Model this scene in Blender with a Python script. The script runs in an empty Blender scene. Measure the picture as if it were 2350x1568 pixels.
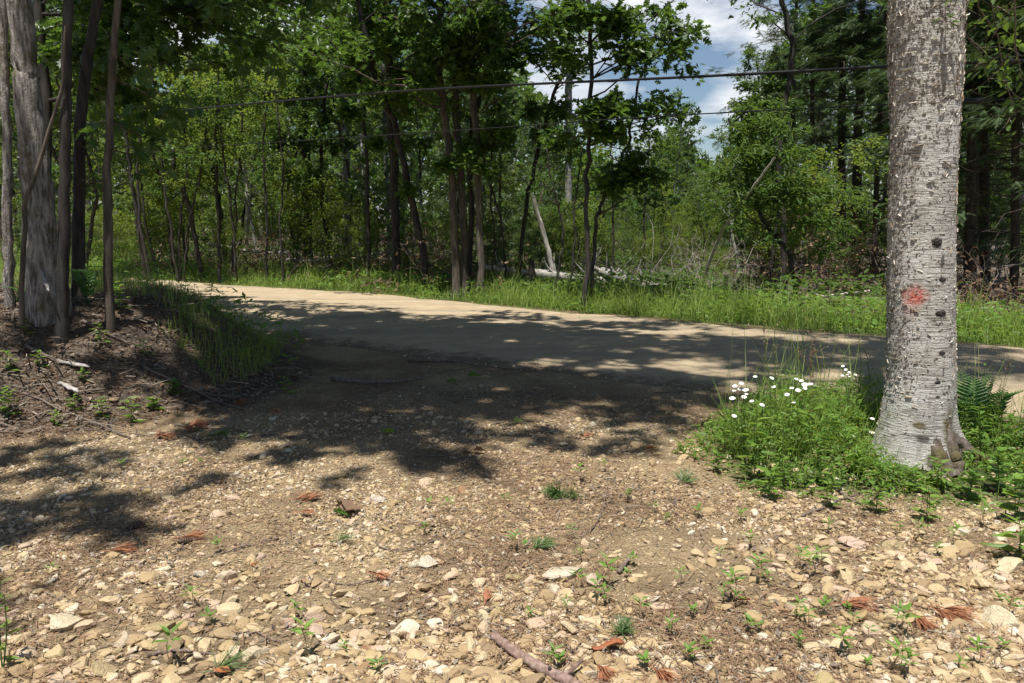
import bpy, bmesh, math, random
import numpy as np
from math import sin, cos, pi, radians, atan, sqrt

random.seed(11)
RNG = np.random.default_rng(11)
scene = bpy.context.scene
COL = scene.collection

# ------------------------------------------------------------------ camera
FPX, CX, CY, CAMZ = 1844.0, 1175.0, 784.0, 1.6
TH = atan(284 / FPX)
CT, ST = cos(TH), sin(TH)
cam_d = bpy.data.cameras.new('camera')
cam = bpy.data.objects.new('camera', cam_d)
COL.objects.link(cam)
cam.location = (0, 0, CAMZ)
cam.rotation_euler = (pi / 2 - TH, 0, 0)
cam_d.sensor_width = 36
cam_d.lens = FPX / 2350 * 36
cam_d.clip_start = 0.05
cam_d.clip_end = 3000
scene.camera = cam


def ray(dx, dy):
    a, b = (dx - CX) / FPX, (CY - dy) / FPX
    return np.array([a, CT + b * ST, -ST + b * CT])


def at(dx, dy, Y):
    r = ray(dx, dy)
    return np.array([0, 0, CAMZ]) + r * (Y / r[1])


# ------------------------------------------------------------------ noise + terrain
def _hash(ix, iy, s):
    n = (ix * 374761393 + iy * 668265263 + s * 974711) & 0x7fffffff
    n = ((n ^ (n >> 13)) * 1274126177) & 0x7fffffff
    return ((n ^ (n >> 16)) & 0xffff) / 65535.0


def vnoise(x, y, s=0):
    x = np.asarray(x, float); y = np.asarray(y, float)
    ix, iy = np.floor(x).astype(np.int64), np.floor(y).astype(np.int64)
    fx, fy = x - ix, y - iy
    fx, fy = fx * fx * (3 - 2 * fx), fy * fy * (3 - 2 * fy)
    a, b = _hash(ix, iy, s), _hash(ix + 1, iy, s)
    c, d = _hash(ix, iy + 1, s), _hash(ix + 1, iy + 1, s)
    return (a * (1 - fx) + b * fx) * (1 - fy) + (c * (1 - fx) + d * fx) * fy


def fnoise(x, y, s=0, o=3):
    v, amp, t = 0, 1.0, 0
    for i in range(o):
        v = v + amp * vnoise(np.asarray(x) * 2 ** i, np.asarray(y) * 2 ** i, s + i)
        t += amp; amp *= .5
    return v / t


def sstep(t):
    t = np.clip(t, 0, 1)
    return t * t * (3 - 2 * t)


ROAD_FAR = np.array([(-60, 47), (-30, 33.5), (-11.8, 22.5), (-3, 17.1), (.34, 14.2), (2.2, 12.75), (5, 10.8), (6.4, 9.75), (14, 4.6), (40, -12)])
ROAD_NEAR = np.array([(-60, 38), (-30, 26.5), (-12, 16.6), (-2.6, 10.2), (-.35, 8.6), (1.32, 7.5), (2.2, 7.0), (6, 4.6), (14, -1.2), (40, -18)])


def y_far(x): return np.interp(x, ROAD_FAR[:, 0], ROAD_FAR[:, 1])
def y_near(x): return np.interp(x, ROAD_NEAR[:, 0], ROAD_NEAR[:, 1])


BANK = np.array([(-40, 2.4), (-12, 4.1), (-6, 4.95), (-3.76, 5.6), (-2.9, 6.2), (-2.35, 6.9), (-2.1, 7.9), (-2.3, 9.3), (-3.0, 10.2), (-12, 16.3), (-40, 30)])


def poly_dist(x, y, P):
    """distance to the polygon's outline, positive inside"""
    x = np.asarray(x, float); y = np.asarray(y, float)
    d = np.full(np.broadcast(x, y).shape, 1e9)
    inside = np.zeros(d.shape, bool)
    n = len(P)
    for i in range(n):
        (x0, y0), (x1, y1) = P[i], P[(i + 1) % n]
        ex, ey = x1 - x0, y1 - y0
        t = np.clip(((x - x0) * ex + (y - y0) * ey) / (ex * ex + ey * ey), 0, 1)
        d = np.minimum(d, np.hypot(x - x0 - t * ex, y - y0 - t * ey))
        if y0 != y1:
            c = ((y0 > y) != (y1 > y)) & (x < (x1 - x0) * (y - y0) / (y1 - y0) + x0)
            inside ^= c
    return np.where(inside, d, -d)


VEG = np.array([(1.2, 5.3), (1.25, 4.8), (1.4, 4.42), (2.2, 4.35), (2.9, 4.15), (3.6, 3.75), (6, 3.4), (6, 4.5), (3.4, 6.2), (2.4, 6.75), (1.75, 6.4), (1.3, 5.8)])


def H(x, y):
    x = np.asarray(x, float); y = np.asarray(y, float)
    b = poly_dist(x, y, BANK)
    h = .80 * sstep(b / 1.6) * (0.9 + .2 * fnoise(x * .8, y * .8, 5))
    h = h + .10 * (fnoise(x * 2.2, y * 2.2, 9) - .5) * sstep(b / .6)
    v = poly_dist(x, y, VEG)
    h = h + .06 * sstep(v / .5)
    yf, yn = y_far(x), y_near(x)
    beyond = (y - yf) * .8
    h = h - .10 * sstep(beyond / 1.2) + .16 * (fnoise(x * .3, y * .3, 21) - .4) * sstep((beyond - 2) / 6)
    h = h - .015 * sstep((y - yn) / .5) * (1 - sstep((y - yf) / .5))
    near = 1 - sstep((y - yn) / .4)
    h = h + near * (.035 * (fnoise(x * 1.1, y * 1.1, 2) - .5) + .014 * (fnoise(x * 6, y * 6, 3) - .5))
    return h


def gnd(dx, dy):
    r = ray(dx, dy)
    t = np.geomspace(1.8, 60, 1400)
    below = CAMZ + r[2] * t <= H(r[0] * t, r[1] * t)
    t = t[np.argmax(below)] if below.any() else t[-1]
    p = np.array([0, 0, CAMZ]) + r * t
    p[2] = float(H(p[0], p[1]))
    return p


# ------------------------------------------------------------------ mesh helpers
class MB:
    def __init__(self):
        self.v, self.f, self.n, self.t, self.m = [], [], 0, [], []

    def add(self, V, *Fs, tint=.5, mat=0):
        V = np.asarray(V, np.float64).reshape(-1, 3)
        self.v.append(V)
        self.t.append(np.broadcast_to(np.asarray(tint, float), (len(V),)) if np.ndim(tint) <= 1 else tint)
        for F in Fs:
            F = np.asarray(F, np.int64)
            if len(F):
                self.f.append(F + self.n)
                self.m.append(np.full(len(F), mat))
        self.n += len(V)

    def build(self, name, mats, parent=None, smooth=True, origin=None):
        me = bpy.data.meshes.new(name)
        V = np.concatenate(self.v) if self.v else np.zeros((0, 3))
        if origin is not None:
            V = V - np.asarray(origin)
        sizes = np.concatenate([np.full(len(f), f.shape[1]) for f in self.f])
        loops = np.concatenate([f.ravel() for f in self.f])
        me.vertices.add(len(V)); me.vertices.foreach_set('co', V.astype(np.float32).ravel())
        me.loops.add(len(loops)); me.loops.foreach_set('vertex_index', loops.astype(np.int32))
        me.polygons.add(len(sizes))
        st = np.concatenate([[0], np.cumsum(sizes)[:-1]])
        me.polygons.foreach_set('loop_start', st.astype(np.int32))
        me.polygons.foreach_set('loop_total', sizes.astype(np.int32))
        me.polygons.foreach_set('material_index', np.concatenate(self.m).astype(np.int32))
        me.polygons.foreach_set('use_smooth', np.full(len(sizes), smooth))
        a = me.attributes.new('tint', 'FLOAT', 'POINT')
        a.data.foreach_set('value', np.concatenate(self.t).astype(np.float32))
        me.update(calc_edges=True)
        me.validate()
        if not isinstance(mats, (list, tuple)):
            mats = [mats]
        for m in mats:
            me.materials.append(m)
        o = bpy.data.objects.new(name, me)
        COL.objects.link(o)
        if parent is not None:
            o.parent = parent
        return o


def tag(o, label=None, cat=None, group=None, kind=None):
    if label: o['label'] = label
    if cat: o['category'] = cat
    if group: o['group'] = group
    if kind: o['kind'] = kind
    return o


def empty(name, loc, label, cat, group=None, rz=0.0):
    o = bpy.data.objects.new(name, None)
    COL.objects.link(o)
    o.empty_display_size = .1
    o.location = tuple(float(c) for c in loc); o.rotation_euler = (0, 0, rz)
    return tag(o, label, cat, group)


def copy_tree(src, loc, rz=0., sc=1., label=None, group=None, rot=None):
    r = src.copy(); COL.objects.link(r)
    r.location = tuple(float(c) for c in loc)
    r.rotation_euler = rot if rot is not None else (0, 0, rz)
    r.scale = (sc, sc, sc) if np.ndim(sc) == 0 else tuple(sc)
    if label: r['label'] = label
    if group: r['group'] = group
    for ch in list(src.children):
        c = ch.copy(); COL.objects.link(c); c.parent = r
        for g in list(ch.children):
            d = g.copy(); COL.objects.link(d); d.parent = c
    return r


def nrm(a):
    a = np.asarray(a, float)
    return a / np.maximum(np.linalg.norm(a, axis=-1, keepdims=True), 1e-9)


def frames(xdir, up):
    x = nrm(xdir); z = up - x * np.sum(up * x, -1, keepdims=True)
    z = nrm(z); y = np.cross(z, x)
    return np.stack([x, y, z], -1)       # columns


def inst(mb, V, F, R, S, T, tint, mat=0):
    N = len(T); nv = len(V)
    S = np.asarray(S, float)
    W = V[None] * (S[:, None, None] if S.ndim == 1 else S[:, None, :])
    W = np.einsum('nij,nvj->nvi', R, W) + np.asarray(T)[:, None, :]
    Fs = F if isinstance(F, (list, tuple)) else [F]
    out = [(f[None] + (np.arange(N) * nv)[:, None, None]).reshape(-1, f.shape[1]) for f in Fs]
    mb.add(W.reshape(-1, 3), *out, tint=np.repeat(tint, nv), mat=mat)


def resample(P, n):
    P = np.asarray(P, float)
    if len(P) == 2:
        return P[0] + (P[1] - P[0]) * np.linspace(0, 1, n)[:, None]
    Q = np.vstack([2 * P[0] - P[1], P, 2 * P[-1] - P[-2]])
    u = np.linspace(0, len(P) - 1 - 1e-6, n)
    i = u.astype(int); t = (u - i)[:, None]
    a, b, c, d = Q[i], Q[i + 1], Q[i + 2], Q[i + 3]
    return .5 * ((2 * b) + (-a + c) * t + (2 * a - 5 * b + 4 * c - d) * t * t + (-a + 3 * b - 3 * c + d) * t ** 3)


def tube(P, r, k=6, cap=False, rough=0, rng=RNG):
    P = np.asarray(P, float); n = len(P)
    r = np.broadcast_to(np.asarray(r, float), (n,))
    tan = nrm(np.gradient(P, axis=0))
    ref = np.array([1., 0, 0]) if abs(tan[0][0]) < .8 else np.array([0, 1., 0])
    a = nrm(np.cross(tan, np.broadcast_to(ref, tan.shape)))
    b = np.cross(tan, a)
    ang = np.arange(k) / k * 2 * pi
    rr = r[:, None] * (1 + rough * rng.normal(size=(n, k))) if rough else np.repeat(r[:, None], k, 1)
    V = P[:, None] + a[:, None] * (np.cos(ang)[None, :, None] * rr[..., None]) + b[:, None] * (np.sin(ang)[None, :, None] * rr[..., None])
    i = np.arange(n - 1)[:, None] * k; j = np.arange(k)[None]; j2 = (j + 1) % k
    F = np.stack([i + j, i + j2, i + k + j2, i + k + j], -1).reshape(-1, 4)
    if cap:
        return V.reshape(-1, 3), F, np.array([np.arange(k)[::-1], (n - 1) * k + np.arange(k)])
    return V.reshape(-1, 3), F


# ------------------------------------------------------------------ materials
def mat_new(name):
    m = bpy.data.materials.new(name); m.use_nodes = True
    nt = m.node_tree; nt.nodes.clear()
    out = nt.nodes.new('ShaderNodeOutputMaterial')
    return m, nt, out


def node(nt, t, **kw):
    n = nt.nodes.new(t)
    for k, v in kw.items():
        if hasattr(n, k) and not k.startswith('i_'):
            setattr(n, k, v)
    return n


def lk(nt, a, b): nt.links.new(a, b)


def mixc(nt, fac, a, b, blend='MIX'):
    n = nt.nodes.new('ShaderNodeMix'); n.data_type = 'RGBA'; n.blend_type = blend
    for i, v in ((0, fac), (6, a), (7, b)):
        if hasattr(v, 'links') or hasattr(v, 'is_linked'):
            lk(nt, v, n.inputs[i])
        elif i == 0:
            n.inputs[0].default_value = v
        else:
            n.inputs[i].default_value = (*v, 1)
    return n.outputs[2]


def ramp(nt, fac, stops, interp='LINEAR'):
    n = nt.nodes.new('ShaderNodeValToRGB'); n.color_ramp.interpolation = interp
    e = n.color_ramp.elements
    while len(e) < len(stops): e.new(.5)
    for i, (p, c) in enumerate(stops):
        e[i].position = p
        e[i].color = (*c, 1) if np.ndim(c) else (c, c, c, 1)
    lk(nt, fac, n.inputs[0])
    return n.outputs[0]


def noise(nt, vec, scale, detail=4, rough=.55, out=0):
    n = nt.nodes.new('ShaderNodeTexNoise')
    n.inputs['Scale'].default_value = scale; n.inputs['Detail'].default_value = detail
    n.inputs['Roughness'].default_value = rough
    lk(nt, vec, n.inputs['Vector'])
    return n.outputs[out]


def mapping(nt, vec, scale=(1, 1, 1), rot=(0, 0, 0), loc=(0, 0, 0)):
    n = nt.nodes.new('ShaderNodeMapping')
    n.inputs['Scale'].default_value = scale; n.inputs['Rotation'].default_value = rot; n.inputs['Location'].default_value = loc
    lk(nt, vec, n.inputs['Vector'])
    return n.outputs[0]


def math_n(nt, op, a, b=None, clamp=False):
    n = nt.nodes.new('ShaderNodeMath'); n.operation = op; n.use_clamp = clamp
    for i, v in enumerate((a, b)):
        if v is None: continue
        if hasattr(v, 'is_linked'): lk(nt, v, n.inputs[i])
        else: n.inputs[i].default_value = v
    return n.outputs[0]


def coord(nt, w='Object'):
    return nt.nodes.new('ShaderNodeTexCoord').outputs[w]


def attr(nt, name='tint'):
    n = nt.nodes.new('ShaderNodeAttribute'); n.attribute_name = name
    return n.outputs['Fac']


def bump(nt, h, strength=.5, dist=.02):
    n = nt.nodes.new('ShaderNodeBump'); n.inputs['Strength'].default_value = strength; n.inputs['Distance'].default_value = dist
    lk(nt, h, n.inputs['Height'])
    return n.outputs[0]


def princ(nt, out, color, rough=.8, spec=.3, normal=None):
    p = nt.nodes.new('ShaderNodeBsdfPrincipled')
    if hasattr(color, 'is_linked'): lk(nt, color, p.inputs['Base Color'])
    else: p.inputs['Base Color'].default_value = (*color, 1)
    if hasattr(rough, 'is_linked'): lk(nt, rough, p.inputs['Roughness'])
    else: p.inputs['Roughness'].default_value = rough
    p.inputs['Specular IOR Level'].default_value = spec
    if normal is not None: lk(nt, normal, p.inputs['Normal'])
    if out is not None: lk(nt, p.outputs[0], out.inputs[0])
    return p.outputs[0]


def leaf_mat(name, c1, c2, tr, spec=.35, rough=.45, tmix=.35):
    m, nt, out = mat_new(name)
    t = attr(nt)
    oi = nt.nodes.new('ShaderNodeObjectInfo').outputs['Random']
    f = math_n(nt, 'ADD', math_n(nt, 'MULTIPLY', t, .75), math_n(nt, 'MULTIPLY', oi, .25))
    c = mixc(nt, f, c1, c2)
    p = princ(nt, None, c, rough, spec)
    tl = nt.nodes.new('ShaderNodeBsdfTranslucent')
    lk(nt, mixc(nt, f, tr, tuple(min(1, v * 1.25) for v in tr)), tl.inputs[0])
    mx = nt.nodes.new('ShaderNodeMixShader'); mx.inputs[0].default_value = tmix
    lk(nt, p, mx.inputs[1]); lk(nt, tl.outputs[0], mx.inputs[2]); lk(nt, mx.outputs[0], out.inputs[0])
    return m


M = {}
M['oak'] = leaf_mat('oak_leaf', (.022, .054, .012), (.075, .135, .026), (.15, .26, .03), .42, .4, .35)
M['beech'] = leaf_mat('beech_leaf', (.07, .125, .02), (.17, .23, .04), (.30, .38, .045), .2, .55, .4)
M['hemlock'] = leaf_mat('hemlock_needles', (.045, .08, .034), (.12, .175, .075), (.08, .13, .03), .3, .5, .25)
M['shrub'] = leaf_mat('shrub_leaf', (.03, .07, .015), (.095, .16, .034), (.18, .275, .038), .22, .5, .38)
M['weed'] = leaf_mat('weed_leaf', (.055, .13, .02), (.19, .31, .055), (.28, .42, .05), .35, .45, .4)
M['grass'] = leaf_mat('grass_blade', (.07, .13, .022), (.25, .33, .075), (.32, .42, .08), .3, .5, .4)
M['fern'] = leaf_mat('fern_frond', (.05, .13, .035), (.10, .2, .06), (.12, .25, .05), .4, .4, .35)
M['seedling'] = leaf_mat('seedling_leaf', (.07, .16, .025), (.18, .32, .06), (.22, .38, .05), .35, .45, .4)
M['dead_leaf'] = leaf_mat('dead_leaf', (.09, .05, .032), (.24, .16, .10), (.25, .12, .05), .2, .7, .15)
M['red_leaf'] = leaf_mat('rust_leaf', (.22, .07, .03), (.36, .14, .06), (.3, .1, .03), .25, .6, .15)
M['litter'] = leaf_mat('grey_litter', (.07, .055, .043), (.30, .25, .20), (.15, .1, .06), .2, .8, .1)
M['needle'] = leaf_mat('brown_needles', (.12, .07, .04), (.32, .21, .13), (.2, .1, .04), .25, .6, .12)
M['rust_needle'] = leaf_mat('rust_needles', (.24, .085, .04), (.42, .19, .10), (.3, .12, .04), .25, .6, .12)
M['pine'] = leaf_mat('green_pine_needles', (.05, .10, .03), (.12, .2, .06), (.12, .2, .04), .35, .45, .25)


def bark_mat(name, dark, light, sx=26, sz=2.6, bs=.9, bd=.02, moss=None, lich=0.):
    m, nt, out = mat_new(name)
    o = coord(nt)
    v = mapping(nt, o, (sx, sx, sz))
    n1 = noise(nt, v, 1.0, 6, .62)
    v2 = mapping(nt, o, (sx * .35, sx * .35, sz * .3))
    n2 = noise(nt, v2, 1., 3)
    c = ramp(nt, n1, [(.36, dark), (.62, light)])
    c = mixc(nt, math_n(nt, 'MULTIPLY', n2, .5), c, tuple(x * .55 for x in light))
    if lich:
        l = ramp(nt, noise(nt, o, 5, 6, .7), [(.60, 0.), (.68, lich)])
        c = mixc(nt, l, c, (.40, .40, .36))
    if moss:
        l = ramp(nt, noise(nt, o, 4, 5, .7), [(.5, 0.), (.66, .85)])
        c = mixc(nt, l, c, moss)
    h = math_n(nt, 'ADD', n1, math_n(nt, 'MULTIPLY', noise(nt, o, 60, 3), .25))
    princ(nt, out, c, .9, .15, bump(nt, h, bs, bd))
    return m


M['bark_dark'] = bark_mat('dark_bark', (.018, .016, .015), (.066, .058, .052), 22, 3.2, .8, .012)
M['bark_oak'] = bark_mat('oak_bark', (.04, .033, .028), (.15, .125, .10), 24, 3.0, .9, .015)
M['bark_grey'] = bark_mat('grey_bark', (.12, .115, .105), (.32, .31, .29), 10, 7, .6, .01, lich=.6)
M['bark_big'] = bark_mat('furrowed_bark', (.05, .042, .036), (.46, .42, .385), 38, 6.5, 1.0, .05, moss=(.10, .085, .03))
M['bark_hem'] = bark_mat('hemlock_bark', (.03, .024, .02), (.11, .085, .07), 20, 4.5, .9, .015)
M['dead_wood'] = bark_mat('weathered_wood', (.26, .225, .19), (.64, .59, .53), 14, 9, .6, .008)
M['log'] = bark_mat('silver_log', (.13, .115, .10), (.46, .43, .40), 12, 12, .8, .01)
M['twig'] = bark_mat('twig_bark', (.07, .05, .04), (.24, .19, .16), 60, 60, .5, .003)
M['brush'] = bark_mat('grey_brush', (.10, .088, .076), (.36, .33, .295), 30, 30, .5, .004)
M['stick'] = bark_mat('stick_bark', (.11, .07, .055), (.34, .235, .195), 45, 45, .8, .004, lich=.5)
M['stem'] = leaf_mat('green_stem', (.05, .09, .02), (.10, .17, .04), (.1, .18, .03), .3, .5, .1)
M['brown_stem'] = leaf_mat('brown_stem', (.16, .10, .05), (.32, .22, .12), (.1, .08, .03), .2, .7, .05)


def simple(name, c, rough=.7, spec=.3):
    m, nt, out = mat_new(name)
    v = noise(nt, coord(nt), 40, 3)
    princ(nt, out, mixc(nt, v, tuple(x * .75 for x in c), tuple(min(1, x * 1.15) for x in c)), rough, spec)
    return m


M['petal'] = simple('white_petal', (.82, .82, .80), .6)
M['disc'] = simple('yellow_disc', (.75, .47, .04), .8)
M['cable'] = simple('black_rubber', (.012, .012, .013), .45, .4)
M['cone'] = simple('cone_scale', (.11, .075, .055), .8)


def stone_mat(name, byobj):
    m, nt, out = mat_new(name)
    o = coord(nt)
    if byobj:
        c = nt.nodes.new('ShaderNodeObjectInfo').outputs['Color']
    else:
        c = ramp(nt, math_n(nt, 'POWER', attr(nt), 1.25), [(0, (.15, .11, .075)), (.12, (.30, .21, .12)), (.28, (.43, .315, .165)), (.42, (.53, .41, .235)), (.58, (.61, .50, .32)),
                                (.70, (.52, .39, .29)), (.82, (.66, .58, .44)), (.93, (.73, .68, .57)), (1, (.38, .34, .30))])
    n1 = noise(nt, mapping(nt, o, (1, 1, 1)), 2.2 if byobj else 24, 5, .65)
    c1 = mixc(nt, ramp(nt, n1, [(.35, 0.), (.7, 1.)]), mixc(nt, .55, c, (.38, .28, .16), 'MIX'), c)
    sp = noise(nt, o, 14 if byobj else 150, 3, .7)
    c2 = mixc(nt, ramp(nt, sp, [(.3, .30), (.55, 0.)]), c1, (.17, .12, .075))
    h = math_n(nt, 'ADD', sp, math_n(nt, 'MULTIPLY', n1, 1.4))
    princ(nt, out, c2, .88, .2, bump(nt, h, .55, .02 if not byobj else .06))
    return m


M['stone'] = stone_mat('sandstone', True)
M['gravel'] = stone_mat('gravel_stone', False)

# ------------------------------------------------------------------ ground
def ground_mat():
    m, nt, out = mat_new('ground')
    o = coord(nt)
    zg, zl, zv = attr(nt, 'zone_gravel'), attr(nt, 'zone_litter'), attr(nt, 'zone_green')
    n1, n2, n3 = noise(nt, o, 1.3, 5), noise(nt, o, 22, 6, .7), noise(nt, o, 95, 4, .7)
    soil = ramp(nt, n2, [(.3, (.05, .037, .026)), (.52, (.16, .115, .072)), (.7, (.30, .23, .15))])
    grav = ramp(nt, n3, [(.3, (.10, .07, .045)), (.5, (.31, .23, .135)), (.68, (.56, .45, .29))])
    grav = mixc(nt, ramp(nt, n1, [(.42, 0.), (.62, .75)]), grav, soil)
    lit = ramp(nt, noise(nt, o, 45, 5, .75), [(.32, (.03, .024, .019)), (.5, (.11, .085, .064)), (.66, (.25, .205, .165))])
    grn = ramp(nt, n2, [(.35, (.025, .04, .012)), (.65, (.07, .10, .03))])
    c = mixc(nt, zl, mixc(nt, zg, soil, grav), lit)
    c = mixc(nt, zv, c, grn)
    h = math_n(nt, 'ADD', n2, n3)
    princ(nt, out, c, .95, .1, bump(nt, h, .9, .02))
    return m


def axis(lo, hi, step, far0, far1, ratio=1.12):
    a = list(np.arange(lo, hi + 1e-6, step)); s = step; x = lo
    while x > far0:
        s *= ratio; x -= s; a.insert(0, x)
    s = step; x = hi
    while x < far1:
        s *= ratio; x += s; a.append(x)
    return np.array(a)


xs, ys = axis(-6.5, 6.5, .06, -420, 420), axis(1.2, 13, .06, -60, 900)
XX, YY = np.meshgrid(xs, ys)
ZZ = H(XX, YY)
nx, ny = len(xs), len(ys)
i, j = np.meshgrid(np.arange(nx - 1), np.arange(ny - 1))
a = (j * nx + i).ravel()
mb = MB(); mb.add(np.stack([XX, YY, ZZ], -1).reshape(-1, 3), np.stack([a, a + 1, a + nx + 1, a + nx], -1))
ground = mb.build('ground', ground_mat()); tag(ground, kind='structure')


def zone(me, name, val):
    at_ = me.attributes.new(name, 'FLOAT', 'POINT'); at_.data.foreach_set('value', np.asarray(val, np.float32).ravel())


bd = poly_dist(XX, YY, BANK); vd = poly_dist(XX, YY, VEG)
nz = fnoise(XX * 1.7, YY * 1.7, 31) - .5
front = (YY < y_near(XX) + .2)
zone(ground.data, 'zone_gravel', front * (1 - sstep((bd + .15 + nz) / .5)))
zone(ground.data, 'zone_litter', np.maximum(sstep((bd + .1 + nz) / .4), sstep(((YY - y_far(XX)) - 2.5 + nz * 3) / 2.)))
zone(ground.data, 'zone_green', np.maximum(sstep((vd + nz * .4) / .4), sstep(((YY - y_far(XX)) + nz) / .8) * (1 - sstep(((YY - y_far(XX)) - 3 + nz * 2) / 2))))

# ------------------------------------------------------------------ road
def road_mat():
    m, nt, out = mat_new('packed_dirt')
    o = coord(nt)
    ang = radians(35)
    along = mapping(nt, o, (.12, 1.5, 1), rot=(0, 0, ang))
    streak = noise(nt, along, 1., 4, .55)
    fine = noise(nt, o, 70, 5, .75)
    mid = noise(nt, o, 3.2, 5, .6)
    c = ramp(nt, mid, [(.3, (.36, .28, .18)), (.7, (.48, .385, .255))])
    c = mixc(nt, ramp(nt, streak, [(.47, 0.), (.62, .6)]), c, (.25, .21, .155))
    c = mixc(nt, ramp(nt, fine, [(.32, .6), (.47, 0.)]), c, (.17, .135, .10))
    c = mixc(nt, ramp(nt, fine, [(.62, 0.), (.76, .5)]), c, (.52, .45, .36))
    ed = math_n(nt, 'ADD', attr(nt), math_n(nt, 'MULTIPLY', math_n(nt, 'SUBTRACT', noise(nt, o, 5.5, 6, .7), .5), 1.5))
    c = mixc(nt, ramp(nt, ed, [(.35, 0.), (.75, .9)]), c, mixc(nt, fine, (.08, .056, .04), (.25, .18, .115)))
    princ(nt, out, c, .92, .15, bump(nt, math_n(nt, 'ADD', fine, streak), .9, .02))
    return m


rx = np.concatenate([np.arange(-58, -14, 1.), np.arange(-14, 14, .12), np.arange(14, 38, 1.)])
W = 15
RV = np.zeros((len(rx), W, 3))
e0 = (fnoise(rx * 1.3, rx * 0, 41, 5) - .5) * .8
e1 = (fnoise(rx * 1.1, rx * 0, 47, 4) - .5) * .7
# rows run from near to far edge, square to the road
for w in range(W):
    t = w / (W - 1)
    yn, yf = y_near(rx) + e0, y_far(rx) + .15 + e1
    RV[:, w, 0] = rx
    RV[:, w, 1] = yn + (yf - yn) * t
    ruts = .018 * np.cos(t * 2 * pi * 2.2) * sin(pi * t)
    RV[:, w, 2] = .012 + .05 * sin(pi * t) + ruts + .012 * (fnoise(rx * 1.5, RV[:, w, 1] * 3, 55) - .5)
RV[:, 0, 2] = -.03; RV[:, -1, 2] = -.05
EDGE = np.zeros((len(rx), W)); EDGE[:, 0] = 1; EDGE[:, 1] = .55; EDGE[:, 2] = .12; EDGE[:, -1] = .7; EDGE[:, -2] = .2
n_ = len(rx)
i, j = np.meshgrid(np.arange(n_ - 1), np.arange(W - 1), indexing='ij'); a = (i * W + j).ravel()
mb = MB(); mb.add(RV.reshape(-1, 3), np.stack([a, a + W, a + W + 1, a + 1], -1), tint=EDGE.ravel())
tag(mb.build('road', road_mat()), 'pale packed dirt road crossing behind the gravel turnout', kind='structure')

# ------------------------------------------------------------------ leaf shapes
def half_leaf(pts, fold=.18, droop=.12):
    p = np.array(pts, float); k = len(p)
    up = np.c_[p[:, 0], p[:, 1], np.abs(p[:, 1]) * fold - droop * p[:, 0] ** 2]
    dn = up.copy()[1:-1]; dn[:, 1] *= -1
    V = np.vstack([up, dn])
    F = np.array([list(range(k)), [0] + [k - 1] + list(range(k + len(dn) - 1, k - 1, -1))])
    F[0] = F[0][::-1]; F[1] = F[1][::-1]
    return V, F


OAK = half_leaf([(0, 0), (.17, .05), (.30, .26), (.37, .09), (.50, .36), (.62, .12), (.76, .27), (.83, .08), (1, 0)])
OVATE = half_leaf([(0, 0), (.22, .20), (.6, .2), (1, 0)])
LANCE = half_leaf([(0, 0), (.3, .13), (.65, .10), (1, 0)], .2, .2)
MAPLE = half_leaf([(0, 0), (.02, .22), (.18, .30), (.2, .52), (.42, .34), (.62, .42), (.66, .2), (1, 0)], .12, .15)
# hemlock / pine spray: a flat feather of short side twigs
def spray_shape(n=6, w=.40):
    V, F = [], []
    for s in range(n):
        x0 = s / n
        l = w * (1 - x0 * .75) * (.85 + .3 * ((s * 7) % 3) / 2)
        for sg in (1, -1):
            b = len(V)
            V += [(x0, 0, -.12 * x0 ** 2), (x0 + .11, 0, -.12 * x0 ** 2), (x0 + .22 + l * .55, sg * l, -.12 * x0 ** 2 - .10 * l - .03)]
            F.append([b, b + 1, b + 2] if sg > 0 else [b + 1, b, b + 2])
    b = len(V); V += [(.85, .03, -.09), (.85, -.03, -.09), (1.15, 0, -.17)]; F.append([b + 1, b + 2, b])
    return np.array(V, float), np.array(F)


SPRAY = spray_shape()
SHAPES = dict(oak=OAK, ovate=OVATE, lance=LANCE, maple=MAPLE, spray=SPRAY)


def leaves(mb, rng, anchors, dirs, per, size, shape, droop=.25, flat=.55, jit=.06, tint0=None, spread=1.0, mat=0):
    A = np.repeat(np.asarray(anchors, float), per, 0); D = np.repeat(np.asarray(dirs, float), per, 0)
    N = len(A)
    if N == 0: return
    r = rng.normal(size=(N, 3)); r[:, 2] *= .5
    x = nrm(D) * .7 + nrm(r) * spread; x[:, 2] -= droop
    up = np.tile([0, 0, 1.], (N, 1)) + rng.normal(size=(N, 3)) * flat
    R = frames(x, up)
    T = A + rng.normal(size=(N, 3)) * jit
    S = size * rng.uniform(.65, 1.2, N)
    t = np.repeat(tint0 if tint0 is not None else rng.random(len(anchors)), per)
    t = np.clip(t * .6 + rng.random(N) * .4, 0, 1)
    V, F = SHAPES[shape]
    inst(mb, V, F, R, S, T, t, mat)


SUN = nrm(np.array([-.10, -.30, .95]))
GAPS = []           # (point, radius): openings in the near canopy through which the sun reaches that point


def in_gap(A):
    A = np.asarray(A, float); m = np.zeros(len(A), bool)
    for p, r in GAPS:
        d = A - np.asarray(p); t = d @ SUN
        m |= (np.linalg.norm(d - t[:, None] * SUN, axis=1) < r) & (t > .6)
    return m


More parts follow.
